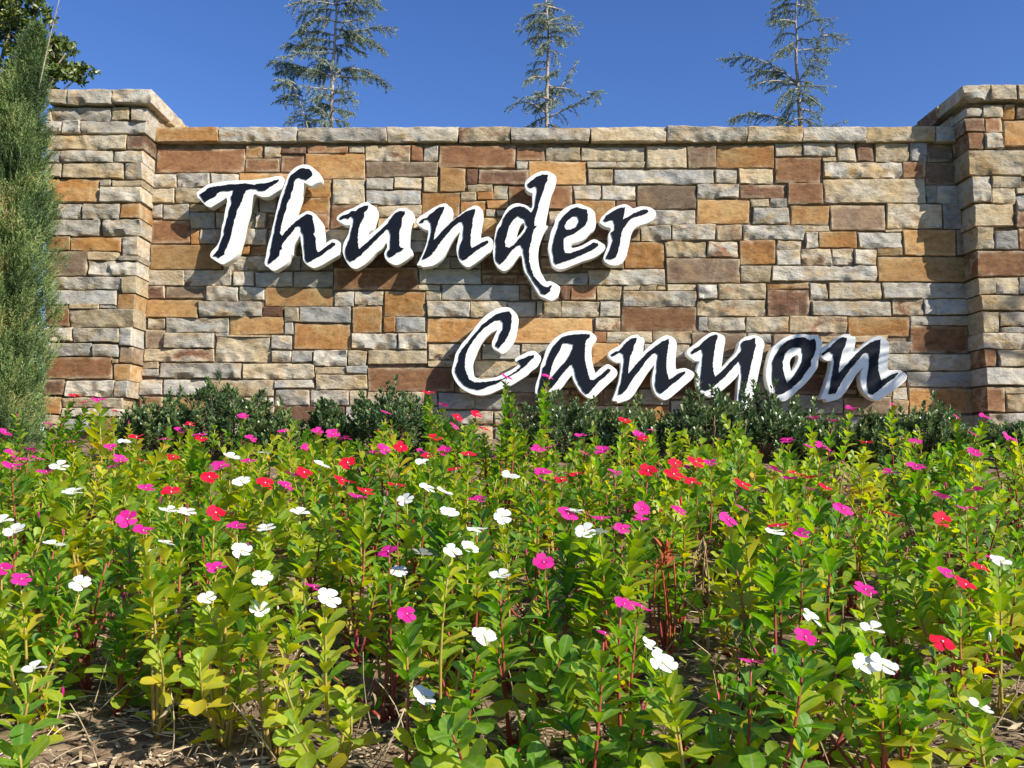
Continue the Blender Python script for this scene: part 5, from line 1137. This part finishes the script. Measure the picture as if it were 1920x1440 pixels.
# withered plants among the green ones
def withered(px_, py_, Y, lab, mat, tall, seed, star=False):
    R = random.Random(seed); tip = at(px_, py_, Y); base = Vector((tip.x, Y, ground_z(Y) - 0.01))
    o = thing('withered_plant', lab, 'plant', base)
    for k in range(4 if star else 3):
        mb = MB(); t = tip + Vector((R.uniform(-.03, .03), R.uniform(-.03, .03), R.uniform(-.05, .0)))
        mb.quad_tube(stem_line(base, t, R), [0.003, 0.003, 0.0027, 0.0024, 0.002, 0.0018, 0.0015], 5)
        link('stem', mb.mesh('stem'), mat, o, -base)
    fo = MB()
    for k in range(30 if star else 34):
        u = R.uniform(0.88, 1.0) if star else R.uniform(0.45, 1.0)
        p = base.lerp(tip, u) + rdir(R) * 0.008
        e = (rdir(R) + UP * (0.9 if star else -0.9)).normalized()
        leaf(fo, p, e, rdir(R), R.uniform(0.03, 0.055), R.uniform(0.006, 0.012), 0, 0.3, 0.6, ((0.35, 0.8), (0.7, 0.9)))
    link('dry_leaves', fo.mesh('dry_leaves'), mat, o, -base)['kind'] = 'stuff'
M_RED = plain('dry_red_leaf', (0.34, 0.075, 0.025), 0.7, 50, 0.4)
withered(1245, 1035, 2.15, 'withered red brown vinca with star of dry leaves below the n', M_RED, 0.3, 41, True)
withered(1572, 862, 3.0, 'dried brown stalk with curled leaves below the last n', M_DEAD, 0.4, 42)
withered(1318, 1000, 2.35, 'dried brown stalk with hanging leaves below the y', M_DEAD, 0.3, 43)
withered(1390, 1150, 1.95, 'small dried tan stalk near the front below the y', M_DEAD, 0.3, 44)

# thin dry stalks and fallen stems tangled low in the bed
Rs = random.Random(73); ds = MB()
for k in range(260):
    Y = 1.7 + 2.3 * Rs.random() ** 1.4; X = Rs.uniform(-1, 1) * 0.6 * Y; a = Vector((X, Y, ground_z(Y)))
    b = a + Vector((Rs.uniform(-.16, .16), Rs.uniform(-.12, .12), Rs.uniform(0.03, 0.22)))
    tn = Rs.uniform(0.3, 0.95)
    ds.quad_tube(bez(a, a.lerp(b, 0.5) + rdir(Rs) * 0.04, b, 5), [0.0017, 0.0016, 0.0015, 0.0013, 0.0011, 0.0008], 4, (tn, 0), (tn, 0))
    for j in range(Rs.randint(0, 4)):
        leaf(ds, a.lerp(b, Rs.uniform(0.3, 1)), rdir(Rs) - UP * 0.4, rdir(Rs), Rs.uniform(0.02, 0.04), Rs.uniform(0.005, 0.011), Rs.uniform(0.25, 0.7), 0.4, 0.6, ((0.35, 0.8), (0.7, 0.9)))
struct(link('dry_stems', ds.mesh('dry_stems'), M_MULCH), 'stuff', 'thin dry stalks tangled low among the vinca plants', 'dry stalks')

# dry weed stalks before the right-hand shrubs
Rd = random.Random(61)
bw = at(1350, 900, 4.55); wb = Vector((bw.x, 4.55, ground_z(4.55)))
wd_ = thing('dry_weed', 'thin pale dry weed stalks in front of the shrub below the y', 'weed', wb)
for k in range(11):
    a = at(Rd.uniform(1285, 1425), 905, 4.55); a.z = ground_z(4.55); b = at(Rd.uniform(1285, 1425), Rd.uniform(775, 840), 4.5)
    b.x = a.x + Rd.uniform(-.04, .04)
    mb = MB(); mb.quad_tube(bez(a, a.lerp(b, 0.5) + Vector((Rd.uniform(-.02, .02), 0, 0)), b, 5), 0.0016, 4)
    link('stalk', mb.mesh('stalk'), M_DEAD, wd_, -wb)

# ------------------------------------------------------------------ mulch: loose chips and straw on the soil
Rm = random.Random(8); mu = MB()
for i in range(9000):
    Y = 1.5 + 3.2 * Rm.random() ** 2.0; X = Rm.uniform(-1, 1) * (0.62 * Y + 0.2)
    z = ground_z(Y) + 0.018 * noise.noise(Vector((X * 2.1, Y * 2.1, 3.0))) + 0.010 * noise.noise(Vector((X * 7, Y * 7, 1.0)))
    q = Rm.uniform(0, 6.28); d = Vector((math.cos(q), math.sin(q) , Rm.uniform(-.25, .35))).normalized(); s = d.cross(UP).normalized(); n = s.cross(d)
    tn = Rm.random() ** 1.2
    if Rm.random() < 0.72:
        L = Rm.uniform(0.015, 0.055); W_ = Rm.uniform(0.002, 0.009); T = Rm.uniform(0.001, 0.004)
        c = Vector((X, Y, z + Rm.uniform(0.002, 0.014)))
        v = [c + d * a * L / 2 + s * b * W_ / 2 + n * e * T / 2 for a in (-1, 1) for b in (-1, 1) for e in (-1, 1)]
        mu.add(v, [(0, 1, 3, 2), (4, 6, 7, 5), (0, 4, 5, 1), (2, 3, 7, 6), (0, 2, 6, 4), (1, 5, 7, 3)], [(tn, 0)] * 8)
    else:
        L = Rm.uniform(0.04, 0.12); c = Vector((X, Y, z + Rm.uniform(0.004, 0.02)))
        mu.quad_tube(bez(c - d * L / 2, c + rdir(Rm) * 0.02 + UP * 0.01, c + d * L / 2, 4), 0.0011, 3, (0.45 + 0.5 * tn, 0), (0.45 + 0.5 * tn, 0))
struct(link('wood_mulch', mu.mesh('wood_mulch', False), M_MULCH), 'stuff', 'loose wood chips and straw on the soil of the bed', 'mulch')
